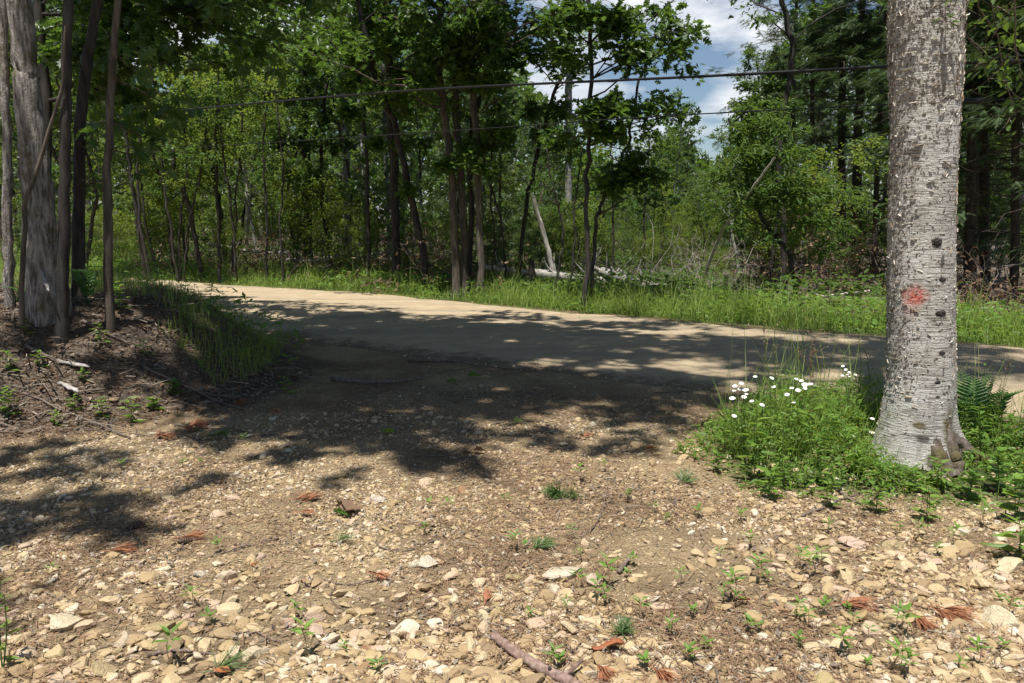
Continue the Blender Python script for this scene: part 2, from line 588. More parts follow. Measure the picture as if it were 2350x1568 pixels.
class Tree:
    """grows wood and leaf anchors; world coordinates, linked under an Empty at the base"""
    def __init__(self, seed, path, r0, r1, n=18, wob=.03, k=9, flare=0., rough=0.):
        self.rng = np.random.default_rng(seed)
        self.P = resample(path, n)
        w = self.rng.normal(size=(n, 3)) * wob; w[0] = 0; w[:, 2] = 0
        self.P = self.P + w
        s = np.linspace(0, 1, n)
        self.R = r0 + (r1 - r0) * s
        hh = self.P[:, 2] - self.P[0, 2]
        if flare: self.R = self.R * (1 + flare * np.exp(-hh / .22))
        self.wood = MB()
        V, F = tube(self.P, self.R, k, rough=rough, rng=self.rng)
        V[:k, 2] -= .15
        self.wood.add(V, F)
        self.A, self.D, self.T = [], [], []

    def pt(self, t):
        u = t * (len(self.P) - 1); i = min(int(u), len(self.P) - 2)
        return self.P[i] + (self.P[i + 1] - self.P[i]) * (u - i), self.R[i]

    def limb(self, start, end, r, nsub=7, sub=.45, arch=.1, twigs=3, bare=False, tint=None, s0=.3, flat=.35):
        g = self.rng
        start, end = np.asarray(start, float), np.asarray(end, float)
        L = np.linalg.norm(end - start)
        mid = (start + end) / 2 + np.array([0, 0, arch * L]) + g.normal(size=3) * .05 * L
        P = resample([start, mid, end], 7)
        P[1:-1] += g.normal(size=(5, 3)) * .018 * L
        self.wood.add(*tube(P, np.linspace(r, r * .25, 7), 5))
        tt = g.random() if tint is None else tint
        d0 = nrm(end - start)
        for q in range(nsub):
            s = s0 + (1 - s0) * (q + g.random() * .8) / nsub
            i = min(int(s * 6), 5)
            p = P[i] + (P[i + 1] - P[i]) * (s * 6 - i)
            dr = nrm(P[i + 1] - P[i])
            side = g.normal(size=3); side[2] = side[2] * flat + .1
            dr = nrm(dr * .55 + nrm(side) * .9)
            l = sub * L * (1.15 - .6 * s) * g.uniform(.6, 1.2)
            e = p + dr * l + np.array([0, 0, -.06 * l])
            Q = resample([p, (p + e) / 2 + g.normal(size=3) * .08 * l, e], 4)
            self.wood.add(*tube(Q, np.linspace(max(r * .32, .004), max(r * .1, .002), 4), 3))
            if not bare:
                for w in range(twigs):
                    u = (w + 1) / twigs
                    ii = min(int(u * 3 - 1e-6), 2)
                    a = Q[ii] + (Q[ii + 1] - Q[ii]) * (u * 3 - ii)
                    self.A.append(a + g.normal(size=3) * .10 * l); self.D.append(dr)
                    self.T.append(np.clip(tt + g.normal() * .18, 0, 1))
        if not bare:
            self.A.append(end); self.D.append(d0); self.T.append(tt)

    def rand_limbs(self, n, t0, t1, L0, L1, pitch=.35, nsub=7, sub=.45, twigs=3, r=.3, bare=False, az=None, arch=.08, flat=.35, az_w=pi):
        g = self.rng; ph = g.random() * 6.28
        for q in range(n):
            u = (q + .5) / n; t = t0 + (t1 - t0) * u
            p, rad = self.pt(t)
            a = (ph + q * 2.39996 + g.normal() * .3) if az is None else az + g.uniform(-az_w, az_w)
            L = (L0 + (L1 - L0) * u) * g.uniform(.7, 1.2)
            pp = pitch + g.normal() * .18
            e = p + L * np.array([cos(a) * cos(pp), sin(a) * cos(pp), sin(pp)])
            self.limb(p, e, max(rad * r, .006), nsub, sub, arch, twigs, bare, flat=flat)

    def done(self, name, label, cat, bark, leaf=None, shape='oak', size=.15, per=6, group=None, droop=.25, flat=.55, jit=.07, spread=1.0, crown='crown', gaps=True):
        base = self.P[0].copy()
        root = empty(name, base, label, cat, group)
        self.wood.build('trunk', M[bark], root, True, base)
        if leaf and self.A:
            k = ~in_gap(self.A) if gaps else np.ones(len(self.A), bool)
            self.A = list(np.array(self.A)[k]); self.D = list(np.array(self.D)[k]); self.T = list(np.array(self.T)[k])
            c = MB()
            leaves(c, self.rng, self.A, self.D, per, size, shape, droop, flat, jit, np.array(self.T), spread)
            c.build(crown, M[leaf], root, False, base)
        return root


def line(px, Ys):
    """control points through picture points (x, y) at the given distance(s)"""
    Ys = Ys if np.ndim(Ys) else [Ys] * len(px)
    return [at(x, y, Y) for (x, y), Y in zip(px, Ys)]


def grounded(px, Y, up=None):
    """trunk control points: base dropped onto the terrain"""
    P = line(px, Y)
    b = P[0].copy(); b[2] = float(H(b[0], b[1]))
    P[0] = b
    if up is not None:
        d = nrm(P[-1] - P[-2]); d = nrm(d * .6 + np.array([0, 0, .6]))
        P.append(P[-1] + d * up)
    return P


for a_, r_ in (((-4.45, 7.1, 1.2), .30), ((-4.5, 7.05, 2.0), .32), ((-4.55, 7.0, 2.9), .34), (gnd(330, 770), .35), (gnd(70, 950), .35), (gnd(250, 905), .3), (gnd(420, 965), .3), (gnd(250, 735), .25), (gnd(150, 985), .35), (gnd(300, 1000), .3),
               (gnd(180, 800), .22), (gnd(40, 840), .25), (gnd(340, 880), .16), (gnd(28, 715), .3), (gnd(560, 800), .18),
               (gnd(420, 662), 1.1), (gnd(560, 676), .9), (gnd(300, 648), 1.5), (gnd(700, 680), .5), (gnd(860, 700), .3), (gnd(1330, 738), .45), (gnd(1150, 712), .4),
               (gnd(310, 745), .4), (gnd(380, 775), .4), (gnd(470, 740), .25), (gnd(260, 690), .3), (gnd(200, 1450), .45), (gnd(80, 1340), .2), (gnd(560, 1130), .16), (gnd(330, 1180), .22), (gnd(170, 1060), .15),
               ((1.6, 5.0, .3), .75), ((2.2, 4.9, .3), .6), ((2.62, 5.0, 1.0), .45), ((2.62, 5.0, 2.2), .5), ((2.62, 5.0, 3.2), .6), (gnd(1340, 858), .2), (gnd(1620, 850), .22), (gnd(1480, 810), .18), (gnd(1260, 960), .2), (gnd(820, 850), .12), *[(gnd(x_, y_), .34) for x_, y_ in ((760, 676), (960, 694), (1060, 704), (1250, 722), (1420, 742), (1560, 762), (1680, 775), (1820, 782), (1940, 792), (1160, 745), (1560, 850), (1640, 868), (1400, 850), (1250, 838))],
               *[(gnd(x_, y_), r_) for x_, y_, r_ in ((1150, 1115, .24), (1260, 1135, .26), (1060, 1100, .2), (1330, 1080, .2), (950, 1090, .16), (800, 1105, .14), (90, 1235, .14), (250, 1265, .16), (50, 1120, .12), (380, 1225, .14), (150, 1160, .1), (280, 1130, .1), (420, 1150, .12), (20, 1270, .14))],
               *[(at(x_, y_, 17.4), .45) for x_, y_ in ((1230, 470), (1245, 530), (1262, 590), (1300, 640), (1400, 645), (1440, 640))]):
    GAPS.append((np.array(a_, float), r_))

# ================================================================== BIRCH
def RBLOB(nt, x, y, z, o, px, pz, sx, sz, soft):
    dx = math_n(nt, 'DIVIDE', math_n(nt, 'SUBTRACT', x, px), sx); dz = math_n(nt, 'DIVIDE', math_n(nt, 'SUBTRACT', z, pz), sz)
    d = math_n(nt, 'SQRT', math_n(nt, 'ADD', math_n(nt, 'MULTIPLY', dx, dx), math_n(nt, 'MULTIPLY', dz, dz)))
    d = math_n(nt, 'ADD', d, math_n(nt, 'MULTIPLY', math_n(nt, 'SUBTRACT', noise(nt, o, 22, 6, .75), .5), 1.2))
    return math_n(nt, 'MULTIPLY', math_n(nt, 'DIVIDE', math_n(nt, 'SUBTRACT', 1., d), soft, True), math_n(nt, 'LESS_THAN', y, .02))


def birch_mat():
    m, nt, out = mat_new('birch_bark')
    o = coord(nt)
    sep = nt.nodes.new('ShaderNodeSeparateXYZ'); lk(nt, o, sep.inputs[0])
    x, y, z = sep.outputs
    base = noise(nt, mapping(nt, o, (3, 3, 3)), 1.5, 5, .6)
    c = ramp(nt, base, [(.3, (.35, .335, .305)), (.55, (.54, .525, .49)), (.75, (.66, .645, .61))])
    RB = BIRCH_MARKS
    # fine horizontal peel lines
    ln = noise(nt, mapping(nt, o, (7, 7, 170)), 1., 4, .6)
    ln2 = noise(nt, mapping(nt, o, (34, 34, 110)), 1., 4, .65)
    lines = ramp(nt, ln, [(.38, 1.), (.485, 0.)])
    c = mixc(nt, math_n(nt, 'MULTIPLY', lines, .85), c, (.075, .06, .045))
    for (bx, bz, sx, sz, col, soft, mx) in BIRCH_MARKS:
        if col is RED: c = mixc(nt, math_n(nt, 'MULTIPLY', RBLOB(nt, x, y, z, o, bx, bz, sx, sz, soft), math_n(nt, 'MULTIPLY', ramp(nt, noise(nt, mapping(nt, o, (40, 40, 90)), 1., 4), [(.34, .3), (.48, 1.)]), mx)), c, col)
    fl = ramp(nt, ln2, [(.32, .8), (.41, 0.)])
    c = mixc(nt, fl, c, (.10, .075, .05))
    lent = ramp(nt, noise(nt, mapping(nt, o, (30, 30, 120), loc=(3, 1, 2)), 1., 2), [(.64, 0.), (.70, .6)])
    c = mixc(nt, lent, c, (.30, .20, .11))
    nmask = noise(nt, o, 14, 5, .7)
    vs = ramp(nt, noise(nt, mapping(nt, o, (16, 16, 3.2), loc=(4, 2, 1)), 1., 5, .65), [(.56, 0.), (.70, .55)])
    c = mixc(nt, vs, c, (.13, .10, .075))
    pt = ramp(nt, noise(nt, o, 3.4, 5, .6), [(.45, 0.), (.65, .45)])
    c = mixc(nt, pt, c, (.33, .30, .245))

    def blob(px, py, pz, sx, sz, soft=.5):
        dx = math_n(nt, 'DIVIDE', math_n(nt, 'SUBTRACT', x, px), sx)
        dz = math_n(nt, 'DIVIDE', math_n(nt, 'SUBTRACT', z, pz), sz)
        d = math_n(nt, 'SQRT', math_n(nt, 'ADD', math_n(nt, 'MULTIPLY', dx, dx), math_n(nt, 'MULTIPLY', dz, dz)))
        d = math_n(nt, 'ADD', d, math_n(nt, 'MULTIPLY', math_n(nt, 'SUBTRACT', nmask, .5), 1.6))
        f = math_n(nt, 'DIVIDE', math_n(nt, 'SUBTRACT', 1., d), soft, True)
        return math_n(nt, 'MULTIPLY', f, math_n(nt, 'LESS_THAN', y, .02))
    for (bx, bz, sx, sz, col, soft, mx) in BIRCH_MARKS:
        if col is RED: continue
        f = math_n(nt, 'MULTIPLY', blob(bx, 0, bz, sx, sz, soft), mx)
        c = mixc(nt, f, c, col)
    h = math_n(nt, 'ADD', math_n(nt, 'MULTIPLY', ln, .8), math_n(nt, 'MULTIPLY', ln2, 1.2))
    princ(nt, out, c, .7, .25, bump(nt, h, .75, .018))
    return m


bb = gnd(2102, 1062); BY = float(bb[1])
bpx = [(2102, 1062), (2108, 900), (2112, 700), (2118, 400), (2124, 150), (2128, 0)]
bP = line(bpx, BY + .12); bP[0] = np.array([bb[0], BY + .12, bb[2] - .05])
pxm = BY / FPX                                     # metres per picture pixel at the trunk


def bloc(px, py):
    p = at(px, py, BY)
    return float(p[0] - bb[0]), float(p[2] - bb[2])


RED, KNOT, MOSS, WOOD = (.50, .05, .03), (.03, .024, .02), (.10, .075, .015), (.085, .065, .055)
BIRCH_MARKS = []
for (px, py, sx, sz, col, soft, mx) in [
        (2094, 676, 30, 26, RED, .7, 1.), (2088, 690, 24, 48, RED, 1.2, .6), (2137, 556, 12, 14, KNOT, .35, .95), (2146, 716, 14, 7, KNOT, .3, .95),
        (2148, 806, 9, 6, KNOT, .3, .95), (2136, 872, 8, 6, KNOT, .3, .9), (2150, 600, 6, 22, KNOT, .4, .8), (2148, 640, 9, 8, KNOT, .4, .85),
        (2095, 970, 17, 9, MOSS, .4, .85), (2165, 985, 26, 62, MOSS, .7, 1.), (2100, 1000, 16, 12, KNOT, .5, .8), (2150, 60, 14, 40, (.12, .09, .06), .6, .5),
        (2070, 40, 14, 60, (.12, .09, .06), .8, .6), (2060, 110, 8, 30, KNOT, .6, .7), (2120, 1045, 24, 34, WOOD, .35, .95), (2185, 1010, 22, 30, WOOD, .5, .9),
        (2225, 1040, 32, 46, WOOD, .4, .98), (2140, 1062, 30, 26, WOOD, .4, .95), (2260, 1070, 40, 30, WOOD, .4, .98), (2136, 905, 6, 4, KNOT, .3, .9), (2050, 1000, 6, 4, KNOT, .3, .6)]:
    bx, bz = bloc(px, py)
    BIRCH_MARKS.append((bx, bz, sx * pxm, sz * pxm, col, soft, mx))
M['birch'] = birch_mat()

g = np.random.default_rng(3)
nz_, kz = 190, 72
bup = bP[-1] + np.array([.06, .02, 1.0]); bup2 = bup + np.array([.3, .3, 6.5])
BPATH = resample(bP + [bup, bup2], 40)
zz = np.concatenate([np.linspace(BPATH[0, 2], bP[-1][2] + .3, nz_), np.linspace(bP[-1][2] + .6, bup2[2], 14)])
cx = np.interp(zz, BPATH[:, 2], BPATH[:, 0]); cy = np.interp(zz, BPATH[:, 2], BPATH[:, 1])
hh = zz - bb[2]
rad = np.interp(hh, [-.1, .0, .1, .25, .5, 1.0, 1.7, 2.2, 2.9, 3.2, 9.5], [.255, .242, .223, .210, .200, .194, .189, .193, .212, .2, .09])
ang = np.arange(kz) / kz * 2 * pi
# roots: one to the right, one towards the camera, low ones round the back
def lobe(a0, w): return np.exp(-((np.angle(np.exp(1j * (ang - a0)))) / w) ** 2)
RR = np.zeros((len(zz), kz))
for q in range(len(zz)):
    r = rad[q] * np.ones(kz)
    e = np.exp(-max(hh[q], 0) / .13)
    r += e * (.26 * lobe(-.25, .22) + .11 * lobe(-1.28, .34) + .08 * lobe(1.4, .5))
    r += np.exp(-max(hh[q], 0) / .5) * .02 * lobe(-.3, .3)
    RR[q] = r
AA, Z2 = np.meshgrid(ang, zz)
RR += .006 * (fnoise(np.cos(AA) * 6 + 9, Z2 * 18 + np.sin(AA) * 6, 61) - .5) + .022 * (fnoise(np.cos(AA) * 2 + 5, Z2 * 1.6 + np.sin(AA) * 2, 63, 2) - .5)
# thin peel steps
RR += .004 * (fnoise(np.cos(AA) * 3 + 9, Z2 * 55 + np.sin(AA) * 1.5, 67, 3) - .5)
V = np.stack([cx[:, None] + RR * np.cos(AA), cy[:, None] + RR * np.sin(AA), Z2], -1)
i, j = np.meshgrid(np.arange(len(zz) - 1), np.arange(kz), indexing='ij')
a, b = (i * kz + j).ravel(), (i * kz + (j + 1) % kz).ravel()
mb = MB(); mb.add(V.reshape(-1, 3), np.stack([a, b, b + kz, a + kz], -1))
birch = empty('birch_tree', bb, 'large pale peeling birch with a red paint blotch, beside the daisies', 'birch tree')
mb.build('trunk', M['birch'], birch, True, bb)

# peeling curls of bark: short strips whose free end rolls out
def curl_shape(n=5):
    V, F = [], []
    for q in range(n + 1):
        t = q / n; th = t * 2.6
        x = .45 * sin(th); zc = -.55 * t * .6; y = .45 * (1 - cos(th))
        for s in (-.5, .5):
            V.append((s * (1 - .35 * t), x * .7 + y * .25, .5 * t - .35 * (1 - cos(th)) * .5))
    for q in range(n):
        F.append([2 * q, 2 * q + 1, 2 * q + 3, 2 * q + 2])
    return np.array(V), np.array(F)


def curl_mat():
    m, nt, out = mat_new('bark_curl')
    c = ramp(nt, attr(nt), [(0, (.06, .045, .03)), (.4, (.24, .18, .12)), (.65, (.46, .41, .34)), (1, (.68, .64, .57))])
    princ(nt, out, c, .7, .2)
    return m


def place_curls(N, hmin, hmax, amin, amax, size, seed, dens=None):
    gg = np.random.default_rng(seed)
    h_ = gg.uniform(hmin, hmax, N); a_ = gg.uniform(amin, amax, N)
    if dens is not None:
        k = gg.random(N) < dens(h_, a_); h_, a_ = h_[k], a_[k]
    N = len(h_); z = bb[2] + h_
    qi = np.clip(np.searchsorted(zz, z), 0, len(zz) - 1); ki = (np.round(a_ / (2 * pi) * kz).astype(int)) % kz
    r = RR[qi, ki] + .001
    T = np.stack([np.interp(z, zz, cx) + r * np.cos(a_), np.interp(z, zz, cy) + r * np.sin(a_), z], -1)
    outd = np.stack([np.cos(a_), np.sin(a_), np.zeros(N)], -1)
    tg = np.stack([-np.sin(a_), np.cos(a_), np.zeros(N)], -1)
    up = np.tile([0, 0, 1.], (N, 1))
    roll = np.where(gg.random(N) < .5, gg.normal(0, .35, N), gg.normal(1.45, .3, N))
    xx = tg * np.cos(roll)[:, None] + up * np.sin(roll)[:, None]
    zz_ = np.cross(xx, outd); R = np.stack([xx, outd, zz_], -1)
    s = size * gg.lognormal(0, .45, N)
    S = np.stack([s * gg.uniform(.7, 2.2, N), s * gg.uniform(.5, 1.1, N), s * gg.uniform(.6, 1.5, N) * np.where(gg.random(N) < .6, -1, 1)], -1)
    inst(mb, *CURL, R, S, T, gg.random(N))


CURL = curl_shape()
mb = MB()
D = lambda h_, a_: np.clip(.16 + .5 * np.exp(-((a_ - 3.5) / .55) ** 2) + .35 * np.exp(-((a_ - 6.1) / .35) ** 2) + .5 * sstep((h_ - 1.7) / 1.3), 0, 1) * np.clip((h_ - .15) / .4, .12, 1)
place_curls(26000, .12, 3.3, pi * .92, 2 * pi * 1.04, .0062, 5, D)
place_curls(5200, .3, 3.3, pi * .92, 2 * pi * 1.04, .0105, 6, lambda h, a: D(h, a) * (.35 + .65 * sstep((h - 1.2) / 1.5)))
place_curls(260, 1.6, 3.3, pi * .95, 2 * pi * 1.02, .017, 8, D)
place_curls(3500, .2, 3.3, 0, pi, .009, 7)
tag(mb.build('bark_curls', curl_mat(), birch, False, bb), kind='stuff')
# knots standing a little proud
for kx, ky, s in [(2137, 556, .026), (2146, 716, .024), (2148, 806, .018), (2136, 872, .017), (2150, 640, .016)]:
    lx, lz = bloc(kx, ky); z = bb[2] + lz
    qi = min(np.searchsorted(zz, z), len(zz) - 1)
    cxx = np.interp(z, zz, cx); r = RR[qi].mean()
    ox = bb[0] + lx - cxx; oy = -sqrt(max(r * r - ox * ox, 0))
    bm = bmesh.new(); bmesh.ops.create_icosphere(bm, subdivisions=3, radius=1)
    for v in bm.verts:
        v.co *= 1 + 1.3 * (float(fnoise(v.co.x * 2.2 + kx, v.co.z * 2.2 + v.co.y * 2, 5)) - .5)
        v.co.x *= s * 1.1; v.co.y *= s * .4; v.co.z *= s * .75
    me = bpy.data.meshes.new('knot'); bm.to_mesh(me); bm.free(); me.materials.append(M['bark_dark'])
    ko = bpy.data.objects.new('knot', me); COL.objects.link(ko); ko.parent = birch
    ko.location = (ox + cxx - bb[0], np.interp(z, zz, cy) + oy - bb[1] + .002, lz)
    ko.rotation_euler = (0, 0, math.atan2(ox, -oy))
# exposed roots: one running off to the right, one wedge towards the camera
def root(pts, r0, r1, seed, squash=1.):
    gg = np.random.default_rng(seed)
    P_ = resample(pts, 22); P_[1:] += gg.normal(size=(21, 3)) * .005
    V, F = tube(P_, np.linspace(r0, r1, 22), 14, rough=.07, rng=gg)
    mbr = MB(); mbr.add(V, F); return mbr.build('root', M['root_wood'], birch, True, bb)


M['root_wood'] = bark_mat('root_wood', (.025, .02, .017), (.20, .165, .14), 34, 14, 1., .02, moss=(.09, .075, .02))
by_ = bb[1] + .12
root([(bb[0] + .10, by_ - .06, bb[2] + .42), (bb[0] + .20, by_ - .07, bb[2] + .20), (bb[0] + .33, by_ - .10, bb[2] + .07), (bb[0] + .48, by_ - .14, bb[2] - .03)], .05, .045, 1)
root([(bb[0] + .04, by_ - .12, bb[2] + .36), (bb[0] + .06, by_ - .20, bb[2] + .16), (bb[0] + .08, by_ - .27, bb[2] + .03), (bb[0] + .10, by_ - .36, bb[2] - .05)], .03, .072, 2)
root([(bb[0] + .13, by_ - .10, bb[2] + .34), (bb[0] + .17, by_ - .19, bb[2] + .13), (bb[0] + .21, by_ - .25, bb[2] - .02)], .035, .05, 3)
# small leafy sprout high on the trunk
lx, lz = bloc(2148, 85); z = bb[2] + lz
p0 = np.array([np.interp(z, zz, cx) + (lx + bb[0] - np.interp(z, zz, cx)), np.interp(z, zz, cy) - .205, z + .1])
mb = MB()
leaves(mb, g, [p0 + np.array([q, -.05, w]) for q, w in ((0, .0), (.03, -.03), (-.03, -.02), (.01, -.07), (-.01, .06))], [(0, -1, .1)] * 5, 2, .055, 'ovate', .3, .5, .012)
mb.add(*tube([p0 + np.array([0, .02, .05]), p0 + np.array([0, -.04, .02]), p0 + np.array([.01, -.06, -.08])], .002, 4))
mb.build('sprout', M['shrub'], birch, False, bb)
# crown above the picture, which shades the road behind the tree
tb = Tree(21, [bup, bup2, bup2 + np.array([.3, .2, 2.5])], .15, .04, 12, .02, 8)
tb.wood = MB()
tb.rand_limbs(26, .22, .98, 3.0, 1.2, .45, 8, .42, 3, .35)
tb.limb(tb.pt(.1)[0], tb.pt(.1)[0] + np.array([-2.6, 1.6, 1.2]), .05, 9, .45)
tb.limb(tb.pt(.12)[0], tb.pt(.12)[0] + np.array([2.2, 2.2, 1.0]), .05, 9, .45)
for e in ((.6, 6.4, 8.6), (1.6, 8.0, 9.2), (3.6, 8.4, 9.2), (2.6, 7.2, 8.4), (1.2, 7.2, 8.8), (4.6, 7.6, 9.0), (3.0, 9.2, 9.6)):
    tb.limb(tb.pt(.35)[0], e, .045, 11, .45, .08, 4)
tb.wood.build('limbs', M['bark_grey'], birch, True, bb)
kk = ~in_gap(tb.A)
mb = MB(); leaves(mb, tb.rng, np.array(tb.A)[kk], np.array(tb.D)[kk], 18, .12, 'ovate', .25, .6, .09, np.array(tb.T)[kk])
mb.build('crown', M['shrub'], birch, False, bb)
# low leafy bough to the right of the trunk
st = np.array([np.interp(bb[2] + 3.2, zz, cx) + .18, np.interp(bb[2] + 3.2, zz, cy), bb[2] + 3.3])
t2 = Tree(22, [st, st + np.array([.2, .1, .1])], .01, .01, 3, 0, 4); t2.wood = MB()
for tx, ty, Yq in ((2290, 90, 5.6), (2345, 180, 5.4), (2270, 190, 5.9), (2400, 60, 5.8), (2330, 260, 6.0)):
    t2.limb(st, at(tx, ty, Yq), .010, 8, .34, .12, 3, s0=.45)
t2.wood.build('bough', M['twig'], birch, True, bb)
mb = MB(); leaves(mb, t2.rng, t2.A, t2.D, 2, .075, 'ovate', .25, .5, .05, np.array(t2.T))
mb.build('bough_leaves', M['shrub'], birch, False, bb)

# ================================================================== LEFT BANK TREES
def near_tree(seed, px, Y, rb, rt, name, label, cat, bark, up, limbs, k=14, flare=.35, rough=.03, wob=.008, **kw):
    P = grounded(px, Y, None)
    d = nrm(P[-1] - P[-2])
    P += [P[-1] + np.array([d[0], d[1], 1.]) * up * .5, P[-1] + np.array([d[0] * 1.2, d[1], 1.1]) * up]
    t = Tree(seed, P, rb, rt, 40, wob, k, flare, rough)
    for f in limbs: f(t)
    return t


def top_of(t, z):
    return float(np.interp(z, t.P[:, 2], np.linspace(0, 1, len(t.P))))


Yb = float(gnd(110, 716)[1])
t = near_tree(31, [(112, 716), (94, 560), (84, 400), (62, 200), (45, 0)], Yb, .146, .06, None, None, None, None, 9.0, [], 28, .40, .045, .005)
t.rand_limbs(15, top_of(t, 5.4), .97, 4.2, 1.8, .3, 9, .42, 4, .3)
for e in ((-1.2, 7.0, 6.8), (-.2, 5.4, 8.2), (-1.4, 9.2, 7.6), (-3, 10.0, 7.2), (.6, 8.0, 8.8), (-2.2, 4.8, 7.6), (-3.6, 3.3, 7.8), (-2.4, 2.7, 8), (-1.2, 2.6, 8.4), (-.1, 2.9, 8.6), (-1.8, 3.7, 8.2), (-.4, 4.2, 8.2), (-2.6, 3.9, 7.4), (.9, 3.3, 8.9), (-1.6, 5.8, 8.6), (-3.2, 5.2, 7.6), (1.0, 5.0, 8.6), (-.8, 6.4, 8), (.6, 6.6, 8.4), (-2.2, 8.2, 7.6), (.9, 4.2, 8.6), (-2.6, 3.2, 9.4), (-1.4, 3.1, 9.6), (-.2, 3.5, 9.8), (.8, 4.0, 9.9), (-.8, 4.6, 9.6), (-2.0, 4.6, 9.4), (.4, 5.6, 9.8), (1.6, 4.6, 10.), (1.6, 5.8, 9.8), (-1.2, 7.4, 9.2), (.4, 7.6, 9.4)):
    t.limb(t.pt(top_of(t, e[2] - 1.6))[0], e, .06, 11, .42, .1, 4)
t.done('broadleaf_tree', 'thick furrowed mossy trunk, stoutest tree on the shaded bank', 'tree', 'bark_big', 'oak', 'oak', .20, 16, 'trees on the shaded bank')

t = near_tree(32, [(140, 781), (146, 600), (150, 300), (157, 0)], float(gnd(140, 781)[1]), .05, .03, None, None, None, None, 7.5, [], 12, .2, .03, .004)
t.rand_limbs(13, top_of(t, 4.6), .97, 3.0, 1.2, .3, 8, .42, 4, .4)
for e in ((-.6, 6.8, 6.2), (-1.6, 8.8, 6.0), (-2.0, 5.9, 6.6)):
    t.limb(t.pt(top_of(t, e[2] - 1.2))[0], e, .03, 10, .42, .1, 4)
t.done('broadleaf_tree', 'straight dark slender trunk standing just in front of the stout furrowed tree', 'tree', 'bark_dark', 'oak', 'oak', .18, 6, 'trees on the shaded bank')

t = near_tree(33, [(183, 712), (180, 520), (184, 300), (200, 140), (224, 0)], float(gnd(183, 706)[1]) + .4, .058, .035, None, None, None, None, 7.5, [], 12, .25, .03, .006)
t.rand_limbs(13, top_of(t, 4.8), .97, 3.2, 1.3, .3, 8, .42, 4, .4)
for e in ((-.8, 10.5, 6.6), (.8, 9.6, 7.6), (.2, 10.8, 8.0), (-1.6, 9.4, 7.4), (1.4, 9.2, 8.2), (.2, 8.2, 8), (2.0, 10.2, 8.4)):
    t.limb(t.pt(top_of(t, e[2] - 1.5))[0], e, .035, 11, .42, .1, 4)
t.done('broadleaf_tree', 'dark trunk bending towards the road, behind the stout furrowed tree', 'tree', 'bark_dark', 'oak', 'oak', .19, 16, 'trees on the shaded bank')

t = near_tree(34, [(252, 755), (248, 560), (248, 380), (256, 180), (271, 0)], float(gnd(252, 755)[1]), .04, .024, None, None, None, None, 6.0, [], 12, .15, .05, .006)
t.rand_limbs(10, top_of(t, 4.4), .97, 2.6, 1.0, .3, 8, .42, 4, .4)
for (px_, py_, Yq) in ((360, 330, 7.6), (400, 250, 8.2), (330, 180, 7.4), (330, 390, 7.8), (200, 330, 7.6), (150, 430, 7.9)):
    e = at(px_, py_, Yq); t.limb(t.pt(top_of(t, e[2] + .15))[0], e, .009, 5, .35, .05, 2, s0=.4)
t.done('broadleaf_tree', 'thin bare-stemmed trunk nearest the grass, base splashed with sun', 'tree', 'bark_oak', 'oak', 'oak', .17, 4, 'trees on the shaded bank')

t = near_tree(35, [(22, 722), (18, 500), (14, 250), (8, 60)], float(gnd(30, 722)[1]) + .1, .042, .03, None, None, None, None, 6.0, [], 10, .2, .06, .006)
t.rand_limbs(10, top_of(t, 4.6), .97, 2.4, 1.0, .3, 7, .42, 4, .4)
t.done('broadleaf_tree', 'sunlit scaly trunk left of the stout furrowed tree', 'tree', 'bark_big', 'oak', 'oak', .17, 6, 'trees on the shaded bank')

t = Tree(36, line([(47, 705), (52, 600), (58, 520), (57, 467), (87, 383), (113, 300), (133, 233), (143, 190), (150, 60)], Yb - .35), .022, .011, 24, .002, 7)
t.done('sapling', 'bent leafless sapling curving up across the stout furrowed trunk', 'sapling', 'bark_oak')
for q, (pp, r_) in enumerate([([(0, 560), (30, 590), (60, 640), (40, 700)], .006), ([(0, 480), (40, 520), (75, 560), (95, 620)], .005)]):
    pass

# unseen tree added left of the view so its boughs dapple the gravel
t = Tree(38, [(-5.6, 2.6, float(H(-5.6, 2.6))), (-5.5, 2.7, 4), (-5.2, 2.7, 9.5)], .13, .05, 24, .02, 10, .3)
for e in ((-3.9, 1.2, 7.4), (-3.2, 2.0, 7.6), (-3.0, .9, 7.2), (-4.6, 2.2, 7.0), (-3.6, .4, 7.6), (-3.0, 1.4, 8.2)):
    t.limb(t.pt(top_of(t, e[2] - 1.2))[0], e, .04, 9, .40, .1, 3)
t.done('broadleaf_tree', 'broadleaf tree standing beyond the left end of the gravel', 'tree', 'bark_oak', 'oak', 'oak', .19, 14, 'trees on the shaded bank')

# low leafy boughs hanging into the top of the picture from trees beside the road
def bough_tree(seed, base, h, r, label, targets, leaf='oak', shape='oak', size=.18, per=13, bark='bark_dark', group='trees on the shaded bank', extra=8):
    bx, by = base; z0 = float(H(bx, by))
    t = Tree(seed, [(bx, by, z0), (bx + .1, by + .1, z0 + h * .5), (bx + .3, by, z0 + h)], r, r * .4, 20, .02, 10, .3)
    for (px_, py_, Yq, ns) in targets:
        e = at(px_, py_, Yq); d = np.linalg.norm(e[:2] - t.P[0, :2])
        s = t.pt(np.clip(top_of(t, e[2] + .12 * d), .1, .95))[0]
        t.limb(s, e, .03, ns, .36, .05, 4, s0=.35)
    if extra: t.rand_limbs(extra, .55, .97, 2.6, 1.4, .3, 8, .42, 4, .3, az=pi, az_w=1.1)
    return t.done('broadleaf_tree', label, 'tree', bark, leaf, shape, size, per, group)


